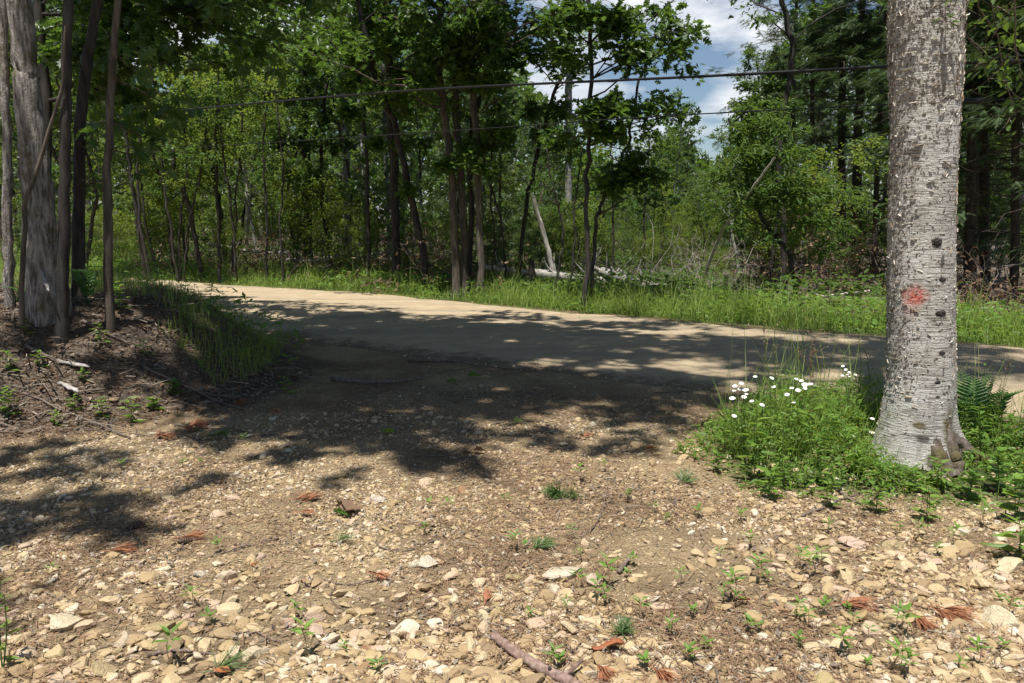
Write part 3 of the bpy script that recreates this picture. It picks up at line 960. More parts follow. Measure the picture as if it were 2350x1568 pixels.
bough_tree(41, (-6.4, 11.2), 10, .09, 'dark roadside tree whose leafy boughs hang across the top left of the road',
           [(330, 60, 10.2, 9), (480, 40, 10.6, 10), (600, 90, 11.0, 10), (420, 150, 10.0, 8), (700, 10, 11.4, 10), (560, 10, 10.2, 9), (300, 250, 10.2, 8), (250, 130, 10, 8)])
bough_tree(42, (-7.6, 13.2), 10, .08, 'shaded roadside tree behind the boughs, close to the road edge',
           [(520, 150, 12.4, 10), (640, 30, 12.2, 10), (780, -20, 12.4, 10), (380, 20, 12.6, 9)], size=.16)

# ================================================================== TREES ALONG THE FAR ROAD EDGE
def edge_tree(seed, px, Y, w0, w1, up, label, targets=(), bark='bark_dark', leaf='oak', shape='oak', size=.18, per=10, rnd=16, L=(3.1, 1.4), group='trees along the far road edge',
              name='oak_tree', cat='tree', tr=.018, t0=.45, wob=.02, tint=None, k=9, pitch=.3, nsub=7, sub=.4, az=None, az_w=pi):
    P = grounded(px, Y)
    if up:
        d = nrm(P[-1] - P[-2])
        P += [P[-1] + np.array([d[0] * .6, d[1] * .6, 1.]) * up * .5, P[-1] + np.array([d[0] * .8, d[1], 1.]) * up]
    Yq = Y if np.ndim(Y) == 0 else Y[0]
    t = Tree(seed, P, w0 / 2 * Yq / FPX, w1 / 2 * Yq / FPX, 34, wob, k, .35, .03)
    for tg in targets:
        (px_, py_, Ye, ns) = tg[:4]
        e = at(px_, py_, Ye); d = np.linalg.norm(e[:2] - t.P[0, :2])
        s = t.pt(np.clip(top_of(t, e[2] - .25 * d), .08, .96))[0]
        t.limb(s, e, tr, ns, .40, .10, 3, tint=tg[4] if len(tg) > 4 else tint)
    if rnd: t.rand_limbs(rnd, t0, .97, L[0], L[1], pitch, nsub, sub, 3, .35, az=az, az_w=az_w)
    return t.done(name, label, cat, bark, leaf, shape, size, per, group)


edge_tree(51, [(708, 614), (704, 400), (700, 200), (696, 0)], 23, 20, 15, 5, 'straight dark oak trunk beside the sunlit verge, left of the leaning oak',
          [(620, 210, 21.5, 9), (760, 260, 22, 9), (640, 330, 22, 8), (740, 120, 21, 9), (590, 60, 21, 9), (660, 400, 21, 6), (800, 60, 21, 9)], tint=.25)
edge_tree(52, [(765, 622), (745, 500), (738, 400), (742, 250), (770, 100)], 22.5, 10, 6, 3, 'thin crooked oak stem between two straight dark trunks',
          [(800, 330, 22, 6), (700, 300, 22, 6)], rnd=5, L=(1.8, 1.))
edge_tree(53, [(845, 634), (842, 400), (836, 200), (828, 60)], 20, 9, 6, 3, 'narrow straight stem just left of the dark oak trunk',
          [(830, 150, 19.5, 9, .85), (880, 110, 19.3, 9, .9), (800, 190, 19.3, 8, .8), (790, 260, 19.5, 8, .4), (860, 330, 19.6, 7, .5)], rnd=5, size=.18)
edge_tree(54, [(910, 640), (906, 450), (896, 240), (890, 80)], 19.5, 21, 15, 5, 'dark straight oak trunk crossing the leaning brown trunk',
          [(950, 160, 18.6, 10, .6), (860, 30, 18.2, 10, .2), (1000, 60, 18.5, 10, .3), (930, 250, 18.6, 8, .5), (810, 20, 18, 9, .2), (970, 330, 19, 6, .5)])
edge_tree(55, [(976, 640), (960, 520), (930, 400), (898, 270), (868, 200), (845, 120)], [18, 18, 18, 18, 17.8, 17.6], 17, 10, 3, 'leaning brown oak trunk arching over from the verge',
          [(800, 130, 17.2, 9, .8), (900, 110, 17, 10, .9), (840, 210, 17.2, 8, .7), (930, 430, 17.8, 5, .4)], rnd=4)
edge_tree(56, [(1046, 636), (1040, 480), (1028, 330), (1015, 220), (1008, 0)], 17.2, 19, 14, 5, 'left stem of the oak clump by the shaded verge',
          [(960, 200, 16.4, 9, .6), (990, 110, 16.2, 10, .4), (1040, 70, 16.2, 9, .3), (940, 20, 16, 9, .25), (1010, 380, 16.8, 5, .5)], bark='bark_oak')
edge_tree(57, [(1066, 634), (1062, 480), (1052, 330), (1046, 220), (1056, 0)], 17.4, 18, 13, 5, 'middle stem of the oak clump by the shaded verge',
          [(1090, 180, 16.6, 9, .75), (1120, 100, 16.5, 10, .4), (1150, 30, 16.4, 9, .3), (1050, 140, 16.4, 9, .7), (1085, 350, 16.8, 7, .6), (1120, 330, 17, 6, .5)], bark='bark_oak')
edge_tree(58, [(1106, 632), (1100, 480), (1090, 280), (1083, 100), (1078, -20)], 17, 17, 13, 5, 'straight right-hand stem of the oak clump by the shaded verge',
          [(1140, 190, 16.4, 9, .7), (1180, 230, 16.3, 9, .6), (1120, 40, 16.0, 10, .3), (1170, 90, 16.0, 9, .35), (1160, 300, 16.6, 8, .35), (1130, 390, 16.6, 5, .6), (1210, 330, 16.8, 6, .4)], bark='bark_oak')
edge_tree(59, [(1074, 634), (1080, 480), (1078, 400), (1084, 290), (1120, 150)], 17.8, 14, 9, 3, 'inner dark stem tangled behind the oak clump', [(1180, 130, 17, 8, .4)], rnd=4)
edge_tree(60, [(1186, 642), (1200, 520), (1222, 400), (1256, 260), (1292, 160), (1310, 60)], 18, 10, 6, 2, 'thin leaning oak rising to the right behind the broken snag',
          [(1250, 310, 17.6, 9, .5), (1290, 240, 17.4, 9, .45), (1220, 250, 17.5, 8, .5), (1310, 330, 17.8, 7, .4), (1330, 150, 17.2, 8, .5), (1240, 130, 17.2, 8, .6)], rnd=4, per=6)
edge_tree(61, [(1343, 672), (1346, 520), (1352, 340), (1356, 200), (1352, 0)], 14.4, 12, 7, 4, 'slender dark oak at the road edge whose spray of leaves meets open sky',
          [(1440, 60, 14, 10, .5), (1530, 40, 14, 9, .6), (1560, 110, 13.8, 9, .5), (1590, 70, 13.8, 8, .5), (1470, 130, 13.8, 10, .3), (1420, 40, 14, 9, .5), (1250, 60, 14, 9, .55), (1290, 120, 14, 9, .5),
           (1400, 240, 14, 10, .9), (1450, 250, 14, 10, .85), (1500, 290, 14, 8, .7), (1340, 260, 14, 9, .8), (1560, 270, 14, 7, .7), (1390, 300, 14.1, 9, .6), (1570, 160, 14, 7, .5), (1330, 30, 14, 8, .5), (1280, 20, 14.2, 7, .5)], rnd=4, per=7)
edge_tree(62, [(1358, 660), (1364, 540), (1384, 460), (1430, 360), (1450, 290)], 14.9, 9, 5, 1.5, 'thin forked stem beside the slender dark oak, with a drooping dark spray',
          [(1440, 410, 14.4, 10, .2), (1490, 400, 14.3, 10, .15), (1530, 450, 14.2, 8, .1), (1400, 420, 14.6, 8, .3), (1470, 360, 14.3, 9, .3), (1520, 390, 14.2, 8, .25)], rnd=3, L=(1.2, .8), per=5)
edge_tree(63, [(1303, 640), (1305, 400), (1306, 200), (1308, -10)], 31, 17, 15, 6, 'tall straight grey tree with few leaves against the sky', [(1350, 60, 30, 6, .5), (1260, 170, 30, 6, .5)], bark='bark_grey', leaf='shrub', shape='ovate', size=.14,
          per=5, rnd=26, L=(1.3, 1.4), t0=.42, name='tall_tree', group='trees standing behind the roadside oaks', nsub=4)

# left, small leafed beeches in the sun
edge_tree(64, [(462, 612), (440, 500), (404, 390), (384, 300), (366, 230), (336, 130)], 21, 11, 8, 2, 'leaning dark tree forking above the bright yellow-green beech',
          [(300, 100, 20.5, 7), (400, 170, 20.5, 7), (330, 220, 20.5, 7)], leaf='beech', shape='ovate', size=.12, per=8, rnd=5, name='beech_tree')
edge_tree(65, [(520, 600), (505, 480), (480, 350), (455, 230)], 24, 10, 6, 1.5, 'bright yellow-green beech lit by the sun beyond the left verge',
          [(430, 290, 23, 10, .9), (500, 300, 23, 10, .8), (400, 250, 23, 9, .9), (540, 350, 23, 9, .7), (470, 400, 23, 10, .8), (420, 360, 23, 9, .9), (560, 280, 23.5, 8, .9), (380, 420, 23, 9, .7), (590, 210, 24, 8, .8)],
          leaf='beech', shape='ovate', size=.12, per=9, rnd=8, L=(2.2, 1.), t0=.3, name='beech_tree')
edge_tree(66, [(398, 600), (380, 480), (360, 380), (340, 300)], 22, 7, 4, 1.5, 'thin-stemmed beech sapling leaning beside the forking dark tree',
          [(360, 460, 21.4, 9, .7), (420, 480, 21.4, 9, .8), (330, 380, 21.4, 8, .6), (450, 440, 21.4, 8, .8)], leaf='beech', shape='ovate', size=.11, per=8, rnd=6, L=(1.8, .8), t0=.25, name='beech_tree')
edge_tree(67, [(330, 596), (312, 480), (298, 380), (286, 260)], 20.5, 10, 6, 2, 'dark sapling at the bend of the road, behind the thin bank tree',
          [(280, 420, 20, 8, .3), (330, 440, 20, 8, .4), (250, 350, 20, 8, .3), (310, 340, 20, 8, .5)], leaf='oak', shape='oak', size=.15, per=6, rnd=5, t0=.35)
for q, (pp, Yq, w, lab) in enumerate([
        ([(565, 545), (564, 430), (560, 330), (556, 255)], 27, 9, 'pale dead bare trunk among the sunny beeches'),
        ([(796, 580), (797, 480), (793, 380), (790, 240), (786, 60)], 25, 18, 'pale grey trunk standing behind the brush left of the oaks'),
        ([(890, 590), (891, 470), (886, 380), (884, 300), (880, 120)], 26, 10, 'narrow grey trunk showing between the dark oaks'),
        ]):
    edge_tree(70 + q, pp, Yq, w, w * .75, 0 if q == 0 else 4, lab, (), bark='dead_wood' if q == 0 else 'bark_grey', leaf=None if q == 0 else 'shrub', shape='ovate', size=.14, rnd=7, L=(1.2, .7) if q == 0 else (2.4, 1.2), t0=.3 if q == 0 else .6,
              name='dead_tree' if q == 0 else 'grey_tree', group='trees standing behind the roadside oaks')

# thin stems rising from the edge of the wood
for q, (pp, Yq, w, lab) in enumerate([
        ([(402, 598), (392, 520), (376, 430), (372, 330)], 20, 6, 'leftmost thin stem of the three rising right of the bend'), ([(410, 598), (414, 500), (430, 400), (424, 300)], 20.2, 6, 'middle thin stem of the three rising right of the bend'), ([(418, 598), (432, 520), (456, 420), (470, 330)], 20.1, 5, 'outward leaning thin stem of the three right of the bend'),
        ([(504, 606), (500, 480), (494, 360), (500, 250)], 20.4, 7, 'dark thin stem in front of the bright beech'), ([(542, 608), (534, 500), (516, 380), (506, 300)], 20.2, 6, 'thin stem leaning left between the bright beech and the dead trunk'), ([(530, 606), (540, 470), (552, 360), (556, 280)], 20.6, 5, 'slight stem crossing the pale dead trunk'),
        ([(608, 612), (612, 500), (604, 380), (610, 250)], 20, 6, 'thin stem standing left of the straight dark oak'), ([(650, 618), (642, 520), (650, 400), (640, 300)], 19.6, 5, 'slight bent stem just left of the straight dark oak'), ([(1128, 640), (1134, 540), (1124, 420), (1130, 330)], 17.4, 5, 'thin stem right of the oak clump'),
        ([(1160, 640), (1156, 560), (1140, 470), (1112, 380)], 17.6, 6, 'thin dark stem leaning left behind the oak clump'), ([(1268, 646), (1290, 560), (1282, 470), (1262, 400)], 16.6, 6, 'crooked stem just right of the broken snag'), ([(1300, 650), (1320, 560), (1316, 480), (1330, 400)], 16.4, 5, 'thin stem left of the slender road-edge oak'),
        ([(1405, 640), (1408, 520), (1404, 400)], 20, 6, 'straight thin stem behind the drooping dark spray'), ([(1480, 620), (1478, 500), (1486, 400)], 23, 6, 'thin stem standing behind the silver logs'), ([(1772, 690), (1770, 600), (1786, 480), (1780, 360)], 17, 6, 'dark thin stem left of the shrub tree trunk'),
        ([(1870, 680), (1890, 560), (1930, 450)], 17, 5, 'thin stem leaning right from the shrub tree'), ([(340, 594), (322, 500), (316, 400), (322, 300)], 20, 7, 'thin leaning stem near the bend of the road')]):
    edge_tree(170 + q, pp, Yq, w, w * .6, 1.0, lab, (), leaf='shrub' if q % 3 else 'beech', shape='ovate', size=.11, per=5, rnd=9, L=(1.1, .7), t0=.35, nsub=5, wob=.015, k=6, name='slender_sapling', cat='sapling', group='thin stems at the edge of the wood')

# broken snags and the stump
t = Tree(75, grounded([(1276, 632), (1262, 590), (1243, 520), (1222, 450)], 17.6), .06, .045, 16, .006, 8, 0, .08)
t.done('broken_snag', 'pale broken snag leaning to the left over the fallen logs', 'dead trunk', 'dead_wood')
t = Tree(76, grounded([(1606, 632), (1650, 545), (1710, 455), (1778, 362)], [18., 16.6, 15.2, 14.3]), .036, .02, 20, .008, 7, 0, .06)
t.done('dead_pole', 'long pale dead pole leaning right towards the leafy shrub', 'dead trunk', 'dead_wood')
t = Tree(77, grounded([(1222, 648), (1221, 622), (1219, 598)], 17.2), .075, .05, 8, .004, 9, .5, .1)
t.done('tree_stump', 'short dark stump beside the fallen silver logs', 'stump', 'bark_dark')

# right: leafy shrub tree, dark crooked tree, hemlocks
edge_tree(80, [(1828, 692), (1822, 640), (1806, 575), (1776, 540), (1740, 480), (1715, 420)], 15.6, 12, 5, 1.2, 'multi-stemmed leafy shrub tree on the sunny verge',
          [(1680, 440, 15.2, 8), (1720, 380, 15.2, 9), (1760, 350, 15.2, 9), (1700, 520, 15, 7), (1800, 420, 15, 9), (1850, 350, 15, 9), (1900, 430, 15, 9), (1960, 440, 15, 8), (1880, 500, 15, 9), (1930, 520, 15, 8),
           (1990, 470, 15.3, 7), (1830, 300, 15.2, 8), (1780, 290, 15.3, 8), (1690, 300, 15.4, 7), (1740, 440, 15, 8), (1900, 570, 15, 7), (1720, 250, 15.6, 7), (1850, 450, 15, 8)],
          leaf='shrub', shape='lance', size=.15, per=8, rnd=5, L=(1.2, .7), t0=.4, name='shrub_tree', tr=.012, group='trees beyond the sunny right verge')
edge_tree(81, [(1800, 640), (1796, 500), (1788, 330), (1812, 180), (1818, 100), (1800, 30), (1790, -30)], 19, 14, 11, 4, 'crooked dark tree with a kinked trunk behind the leafy shrub',
          [(1870, 20, 18.5, 6), (1740, 40, 18.6, 6)], leaf='oak', shape='ovate', size=.12, per=6, rnd=5, name='crooked_tree', group='trees beyond the sunny right verge')


def hemlock(seed, px, Y, w, up, label, n=60, L=(2.6, 1.0), t0=.22, group='hemlocks behind the birch', tint=None, per=7, size=.2):
    P = grounded(px, Y)
    P += [P[-1] + np.array([0, 0, up])]
    t = Tree(seed, P, w / 2 * Y / FPX, w * .18 * Y / FPX, 34, .01, 9, .3, .03)
    g = t.rng; ph = g.random() * 6
    for q in range(n):
        u = (q + .5) / n; tt = t0 + (.98 - t0) * u
        p, rad = t.pt(tt)
        a = ph + q * 2.39996; l = (L[0] + (L[1] - L[0]) * u) * g.uniform(.6, 1.15)
        e = p + l * np.array([cos(a), sin(a), -.05 - .15 * g.random()])
        dead = u < .3 and g.random() < .65
        t.limb(p, e, .014, 6 if not dead else 4, .34, .07, 3, bare=dead, tint=tint, flat=.12, s0=.15)
    return t.done('hemlock_tree', label, 'hemlock', 'bark_hem', 'hemlock', 'spray', size, per, group, droop=.18, flat=.22, jit=.05, spread=.45)


hemlock(91, [(1931, 650), (1932, 330), (1934, 120), (1936, 0)], 24, 20, 5, 'dark straight hemlock, second trunk left of the birch')
hemlock(92, [(1962, 650), (1968, 330), (1976, 120), (1980, 0)], 23, 24, 5, 'thickest dark hemlock trunk just left of the birch')
hemlock(93, [(2006, 650), (2012, 420), (2022, 200), (2034, 0)], 22, 13, 5, 'narrow leaning hemlock half hidden by the birch', n=40, L=(2., .8))
hemlock(94, [(1860, 640), (1864, 330), (1868, 0)], 26, 13, 6, 'slender hemlock with a lacy crown against open sky', n=44, L=(2.8, 1.2))
hemlock(95, [(1815, 630), (1820, 330), (1826, 60)], 27, 13, 6, 'feathery hemlock whose crown edges the sky gap', n=46, L=(3.0, 1.2), t0=.35)
hemlock(96, [(2228, 660), (2232, 300), (2234, 160), (2238, 0)], 17, 28, 5, 'dark hemlock trunk just right of the birch', n=70, L=(2.6, 1.2), t0=.15)
hemlock(97, [(2262, 660), (2258, 300), (2262, 170), (2270, 0)], 18, 24, 5, 'second dark hemlock trunk right of the birch', n=70, L=(2.6, 1.2), t0=.1)
hemlock(98, [(2330, 660), (2330, 300), (2334, 0)], 16.5, 20, 5, 'shaded hemlock at the far right verge', n=80, L=(2.8, 1.2), t0=.08)
hemlock(99, [(2450, 660), (2450, 300), (2454, 0)], 15.5, 20, 5, 'hemlock beyond the right verge with low dark boughs', n=80, L=(3.2, 1.2), t0=.08)
hemlock(100, [(2160, 640), (2160, 300), (2164, 0)], 21, 16, 5, 'hemlock hidden mostly behind the birch trunk', n=80, L=(2.8, 1.2), t0=.1)

# ================================================================== FOREST BEHIND
def park(o):                                            # a source tree is used for its first place
    return o


protos = {}


def proto_broad(seed, h, leaf, shape, size, per, bark, n=30, L=(2.2, .9), t0=.18, r=.075, crook=.35):
    g = np.random.default_rng(seed)
    P = [(0, 0, 0), (g.normal() * crook, g.normal() * crook, h * .4), (g.normal() * crook, g.normal() * crook, h * .75), (g.normal() * crook, g.normal() * crook, h)]
    t = Tree(seed, P, r, .015, 16, .03, 7, .3)
    t.rand_limbs(n, t0, .98, L[0], L[1], .45, 6, .45, 3, .35)
    return t, dict(leaf=leaf, shape=shape, size=size, per=per, bark=bark)


def proto_multi(seed, h, leaf, shape, size, per, bark, stems=3):
    g = np.random.default_rng(seed)
    a0 = g.random() * 6
    t = None
    for s in range(stems):
        a = a0 + s * 6.28 / stems; l = .28 * h * g.uniform(.5, 1.2)
        P = [(0.04 * cos(a), .04 * sin(a), 0), (l * .5 * cos(a), l * .5 * sin(a), h * .5), (l * cos(a), l * sin(a), h * g.uniform(.8, 1.05))]
        q = Tree(seed * 10 + s, P, .02, .006, 12, .02, 5)
        q.rand_limbs(12, .15, .98, .9, .5, .5, 5, .5, 3, .4)
        if t is None: t = q
        else:
            t.wood.v += q.wood.v; t.wood.t += q.wood.t; t.wood.m += q.wood.m
            t.wood.f += [f + t.wood.n for f in q.wood.f]; t.wood.n += q.wood.n
            t.A += q.A; t.D += q.D; t.T += q.T
    return t, dict(leaf=leaf, shape=shape, size=size, per=per, bark=bark)


KIND = {}
BG = 'trees of the wood behind the road'
SG = 'saplings in the wood behind the road'
specs = [
    ('broadleaf_tree', 'mid green broadleaf tree', 'tree', BG, [proto_broad(201, 9, 'shrub', 'ovate', .15, 8, 'bark_oak'), proto_broad(202, 9, 'shrub', 'ovate', .14, 8, 'bark_grey', 34)]),
    ('beech_tree', 'yellow-green beech', 'tree', BG, [proto_broad(203, 9, 'beech', 'ovate', .14, 8, 'bark_grey', 34, (2.4, .9)), proto_broad(204, 9, 'beech', 'ovate', .14, 8, 'bark_oak', 30, (2., .8), .1)]),
    ('dark_tree', 'dark green oak', 'tree', BG, [proto_broad(205, 9, 'oak', 'oak', .18, 7, 'bark_dark', 30, (2.4, 1.), .2), proto_broad(206, 9, 'oak', 'ovate', .16, 7, 'bark_dark', 32, (2.2, 1.), .15)]),
    ('sapling', 'leafy green sapling', 'sapling', SG, [proto_multi(207, 3.2, 'shrub', 'ovate', .10, 5, 'bark_dark', 3), proto_multi(208, 3.2, 'shrub', 'ovate', .09, 5, 'bark_oak', 4)]),
    ('beech_sapling', 'pale yellow-green sapling', 'sapling', SG, [proto_multi(209, 3.2, 'beech', 'ovate', .10, 5, 'bark_oak', 3), proto_multi(210, 3.2, 'beech', 'lance', .11, 5, 'bark_oak', 4)]),
]
for nm, desc, cat, grp, ps in specs:
    for t, kw in ps:
        root = t.done(nm, desc, cat, kw['bark'], kw['leaf'], kw['shape'], kw['size'], kw['per'], grp, gaps=False)
        hgt = float(np.max([p[2] for p in t.A]))
        KIND.setdefault(nm, []).append([root, hgt, False, desc, grp])


def proto_hem(seed, h, n=60):
    t = Tree(seed, [(0, 0, 0), (.05, .03, h * .5), (0, 0, h)], .11, .015, 20, .01, 7, .3)
    g = t.rng
    for q in range(n):
        u = (q + .5) / n; tt = .10 + .89 * u; p, rad = t.pt(tt); a = q * 2.39996 + g.normal() * .2
        l = (2.7 - 2.2 * u) * g.uniform(.6, 1.15)
        t.limb(p, p + l * np.array([cos(a), sin(a), -.12]), .012, 6, .34, .07, 3, bare=(u < .2 and g.random() < .4), flat=.12, s0=.12)
    return t


for s in (221, 222):
    t = proto_hem(s, 12)
    root = t.done('hemlock_tree', 'feathery hemlock', 'hemlock', 'bark_hem', 'hemlock', 'spray', .21, 8, BG, droop=.18, flat=.22, jit=.05, spread=.45, gaps=False)
    KIND.setdefault('hemlock_tree', []).append([root, 12., False, 'feathery hemlock', BG])

LAND = [(0, 'the leftmost trees'), (110, 'the furrowed trunk'), (250, 'the thin trunk'), (400, 'the forking dark tree'), (500, 'the bright beech'), (565, 'the dead trunk'), (705, 'the straight oak'),
        (796, 'the grey trunk'), (905, 'the crossing oaks'), (1060, 'the oak clump'), (1240, 'the broken snag'), (1350, 'the slender oak'), (1480, 'the silver logs'), (1600, 'the leaning pole'),
        (1780, 'the shrub tree'), (1950, 'the dark hemlocks'), (2110, 'the birch'), (2280, 'the right verge')]
placed = []


def top_dy(dx):
    return float(np.interp(dx, [-200, 260, 290, 400, 450, 560, 700, 900, 1120, 1200, 1300, 1420, 1490, 1530, 1570, 1610, 1660, 1720, 1780, 1860, 2600],
                           [-60, -20, 150, 190, 150, 60, 40, 20, 30, 140, 270, 350, 330, 250, 290, 335, 330, 200, 60, -60, -120]))


gR = np.random.default_rng(77)


def put(kind, dx, Y, top, var=None):
    e = KIND[kind][int(gR.integers(len(KIND[kind])))] if var is None else KIND[kind][var]
    base = at(dx, 560, Y); base[2] = float(H(base[0], base[1])) - .05
    zt = at(dx, top, Y)[2]
    sc = max((zt - base[2]) / e[1], .15)
    rz = gR.uniform(0, 6.28)
    if not e[2]:
        o = e[0]; e[2] = True
        o.location = base; o.rotation_euler = (0, 0, rz); o.scale = (sc,) * 3
    else:
        o = copy_tree(e[0], base, rz, sc)
    placed.append((o, kind, e[3], dx, Y))
    return o


# canopy trees in three belts, tops following the treeline of the photograph
for (Y0, Y1, n, x0, x1, drop) in ((21, 29, 26, -60, 2420, .0), (31, 42, 34, -100, 2450, .0), (46, 64, 40, -150, 2500, .0)):
    for q in range(n):
        dx = x0 + (x1 - x0) * (q + gR.uniform(.1, .9)) / n
        Y = gR.uniform(Y0, Y1)
        tp = top_dy(dx) + gR.uniform(0, 130) * (1 if q % 3 else .2)
        if Y < 30 and 1180 < dx < 1720: tp = gR.uniform(400, 470)
        if 1770 < dx < 2060 and (q % 2 or Y < 30): continue
        if 1380 < dx < 1700: tp = max(tp, top_dy(dx) - 5)
        kind = gR.choice(['broadleaf_tree', 'beech_tree', 'dark_tree', 'hemlock_tree'], p=[.34, .08, .30, .28] if dx > 560 else [.3, .42, .18, .1])
        if 590 < dx < 1190: kind = gR.choice(['broadleaf_tree', 'beech_tree', 'dark_tree', 'hemlock_tree'], p=[.18, .1, .38, .34])
        if dx > 1750: kind = gR.choice(['hemlock_tree', 'broadleaf_tree', 'dark_tree'], p=[.55, .30, .15])
        put(kind, dx, Y, tp)
# understorey
for (Y0, Y1, n, x0, x1) in ((18.5, 24, 22, 180, 2400), (25, 34, 36, 50, 2450), (36, 48, 34, 50, 2450)):
    for q in range(n):
        dx = x0 + (x1 - x0) * (q + gR.uniform(.1, .9)) / n
        Y = gR.uniform(Y0, Y1)
        ymin = float(y_far(at(dx, 560, Y)[0])) + 3.2
        Y = max(Y, ymin)
        tp = gR.uniform(350, 520)
        if dx > 1480 and dx < 1750 and Y < 26: tp = gR.uniform(500, 560)
        put(gR.choice(['sapling', 'beech_sapling'], p=[.55, .45]), dx, Y, tp)
for q in range(30):
    dx = 1150 + 640 * (q + gR.uniform(.1, .9)) / 30; put(gR.choice(['sapling', 'sapling', 'beech_sapling']), dx, gR.uniform(20.5, 34), gR.uniform(455, 555))
put('broadleaf_tree', 1545, 47, 205, 1)
put('broadleaf_tree', 1700, 25, 105, 1)
put('beech_tree', 590, 27, 120, 0)

ORD = ['nearest', 'second', 'third', 'fourth', 'fifth', 'sixth', 'seventh', 'eighth', 'ninth', 'tenth', 'eleventh', 'twelfth']
byk = {}
for p in placed:
    l = min(LAND, key=lambda q: abs(q[0] - p[3]))[1]
    byk.setdefault((p[2], l), []).append(p)
for (desc, l), ps in byk.items():
    ps.sort(key=lambda p: p[4])
    for q, p in enumerate(ps):
        if len(ps) == 1: lab = f'{desc} in the wood behind {l}'
        else: lab = f'{desc} in the wood behind {l}, {ORD[min(q, 11)]} from the road'
        p[0]['label'] = lab

for es in KIND.values():
    for e in es:
        if not e[2]:
            for c in list(e[0].children): bpy.data.objects.remove(c)
            bpy.data.objects.remove(e[0])
# far-off woods closing the view
mb = MB(); g = np.random.default_rng(88)
N = 70000
dx = g.uniform(-300, 2650, N); Y = g.uniform(66, 110, N)
tp = np.array([top_dy(d) for d in np.arange(-300, 2660, 10)])
tops = np.interp(dx, np.arange(-300, 2660, 10), tp) + 25 + 60 * vnoise(dx / 60, Y / 9, 3)
X = (dx - CX) / FPX * Y * CT
ztop = CAMZ + (500 - np.maximum(tops, 60)) / FPX * Y
z = ztop * g.random(N) ** .8
R = frames(g.normal(size=(N, 3)), np.tile([0, 0, 1.], (N, 1)) + g.normal(size=(N, 3)) * .7)
t_ = np.clip(vnoise(dx / 40, z / 1.5, 5) * .7 + g.random(N) * .3, 0, 1)
inst(mb, *OVATE, R, g.uniform(.5, 1.1, N), np.stack([X, Y, z], -1), t_)
o = mb.build('far_woods', M['oak'], None, False); tag(o, 'far-off leafy wood closing the view behind the trees', kind='stuff')

# ================================================================== DEAD WOOD BEYOND THE ROAD
def log(seed, px, Y, r0, r1, label, bark='log', name='fallen_log', lift=.08):
    P = [at(x, y, Yq) for (x, y), Yq in zip(px, Y if np.ndim(Y) else [Y] * len(px))]
    g = np.random.default_rng(seed)
    P = resample(P, 18); P[1:-1] += g.normal(size=(16, 3)) * .012
    P[:, 2] = np.maximum(P[:, 2], H(P[:, 0], P[:, 1]) + r1)
    V, F, C = tube(P, np.linspace(r0, r1, 18), 9, True, .05, g)
    m = MB(); c = P.mean(0); m.add(V, F, C)
    for q in range(5):
        i = int(g.integers(4, 17)); d = g.normal(size=3); d[2] = abs(d[2]) + .3
        e = P[i] + nrm(d) * g.uniform(.2, .6)
        m.add(*tube(resample([P[i], (P[i] + e) / 2 + g.normal(size=3) * .04, e], 5), np.linspace(r1 * .5, .004, 5), 4))
    o = m.build(name, M[bark], None, True, c); o.location = c
    return tag(o, label, 'fallen log', 'fallen logs beyond the road')


log(1, [(1225, 628), (1300, 636), (1400, 648), (1480, 660)], 17.4, .105, .08, 'long silver log lying across the ground beneath the broken snag')
log(2, [(1380, 622), (1430, 640), (1492, 662)], [17.5, 17, 16.4], .09, .12, 'slanting silver log whose near end points to the sunny verge')
log(3, [(1410, 640), (1450, 648), (1530, 656)], [17.4, 17.1, 16.8], .04, .06, 'split grey log crossing behind the slanting silver log')
log(4, [(1340, 600), (1372, 618), (1410, 640)], [17.8, 17.5, 17.2], .03, .05, 'short pale limb propped on the slanting silver log')
log(5, [(1835, 686), (1920, 676), (2046, 664)], 16.2, .028, .022, 'thin pale log along the back of the verge left of the birch', 'dead_wood')
log(6, [(690, 598), (760, 592), (850, 556)], 21.5, .05, .03, 'crooked grey limb lying between the dark oak trunks')
log(7, [(820, 588), (900, 580), (960, 590)], 22, .05, .04, 'grey log low in the brush behind the crossing oak trunks')
log(8, [(480, 560), (560, 575), (660, 582)], 25, .06, .05, 'weathered log in the brown brush beyond the left verge')
log(9, [(560, 604), (640, 594), (700, 600)], 24, .04, .04, 'half-buried log at the foot of the straight dark oak')
log(10, [(1110, 612), (1180, 622), (1240, 634)], 18.4, .06, .05, 'grey log running from the oak clump to the stump')


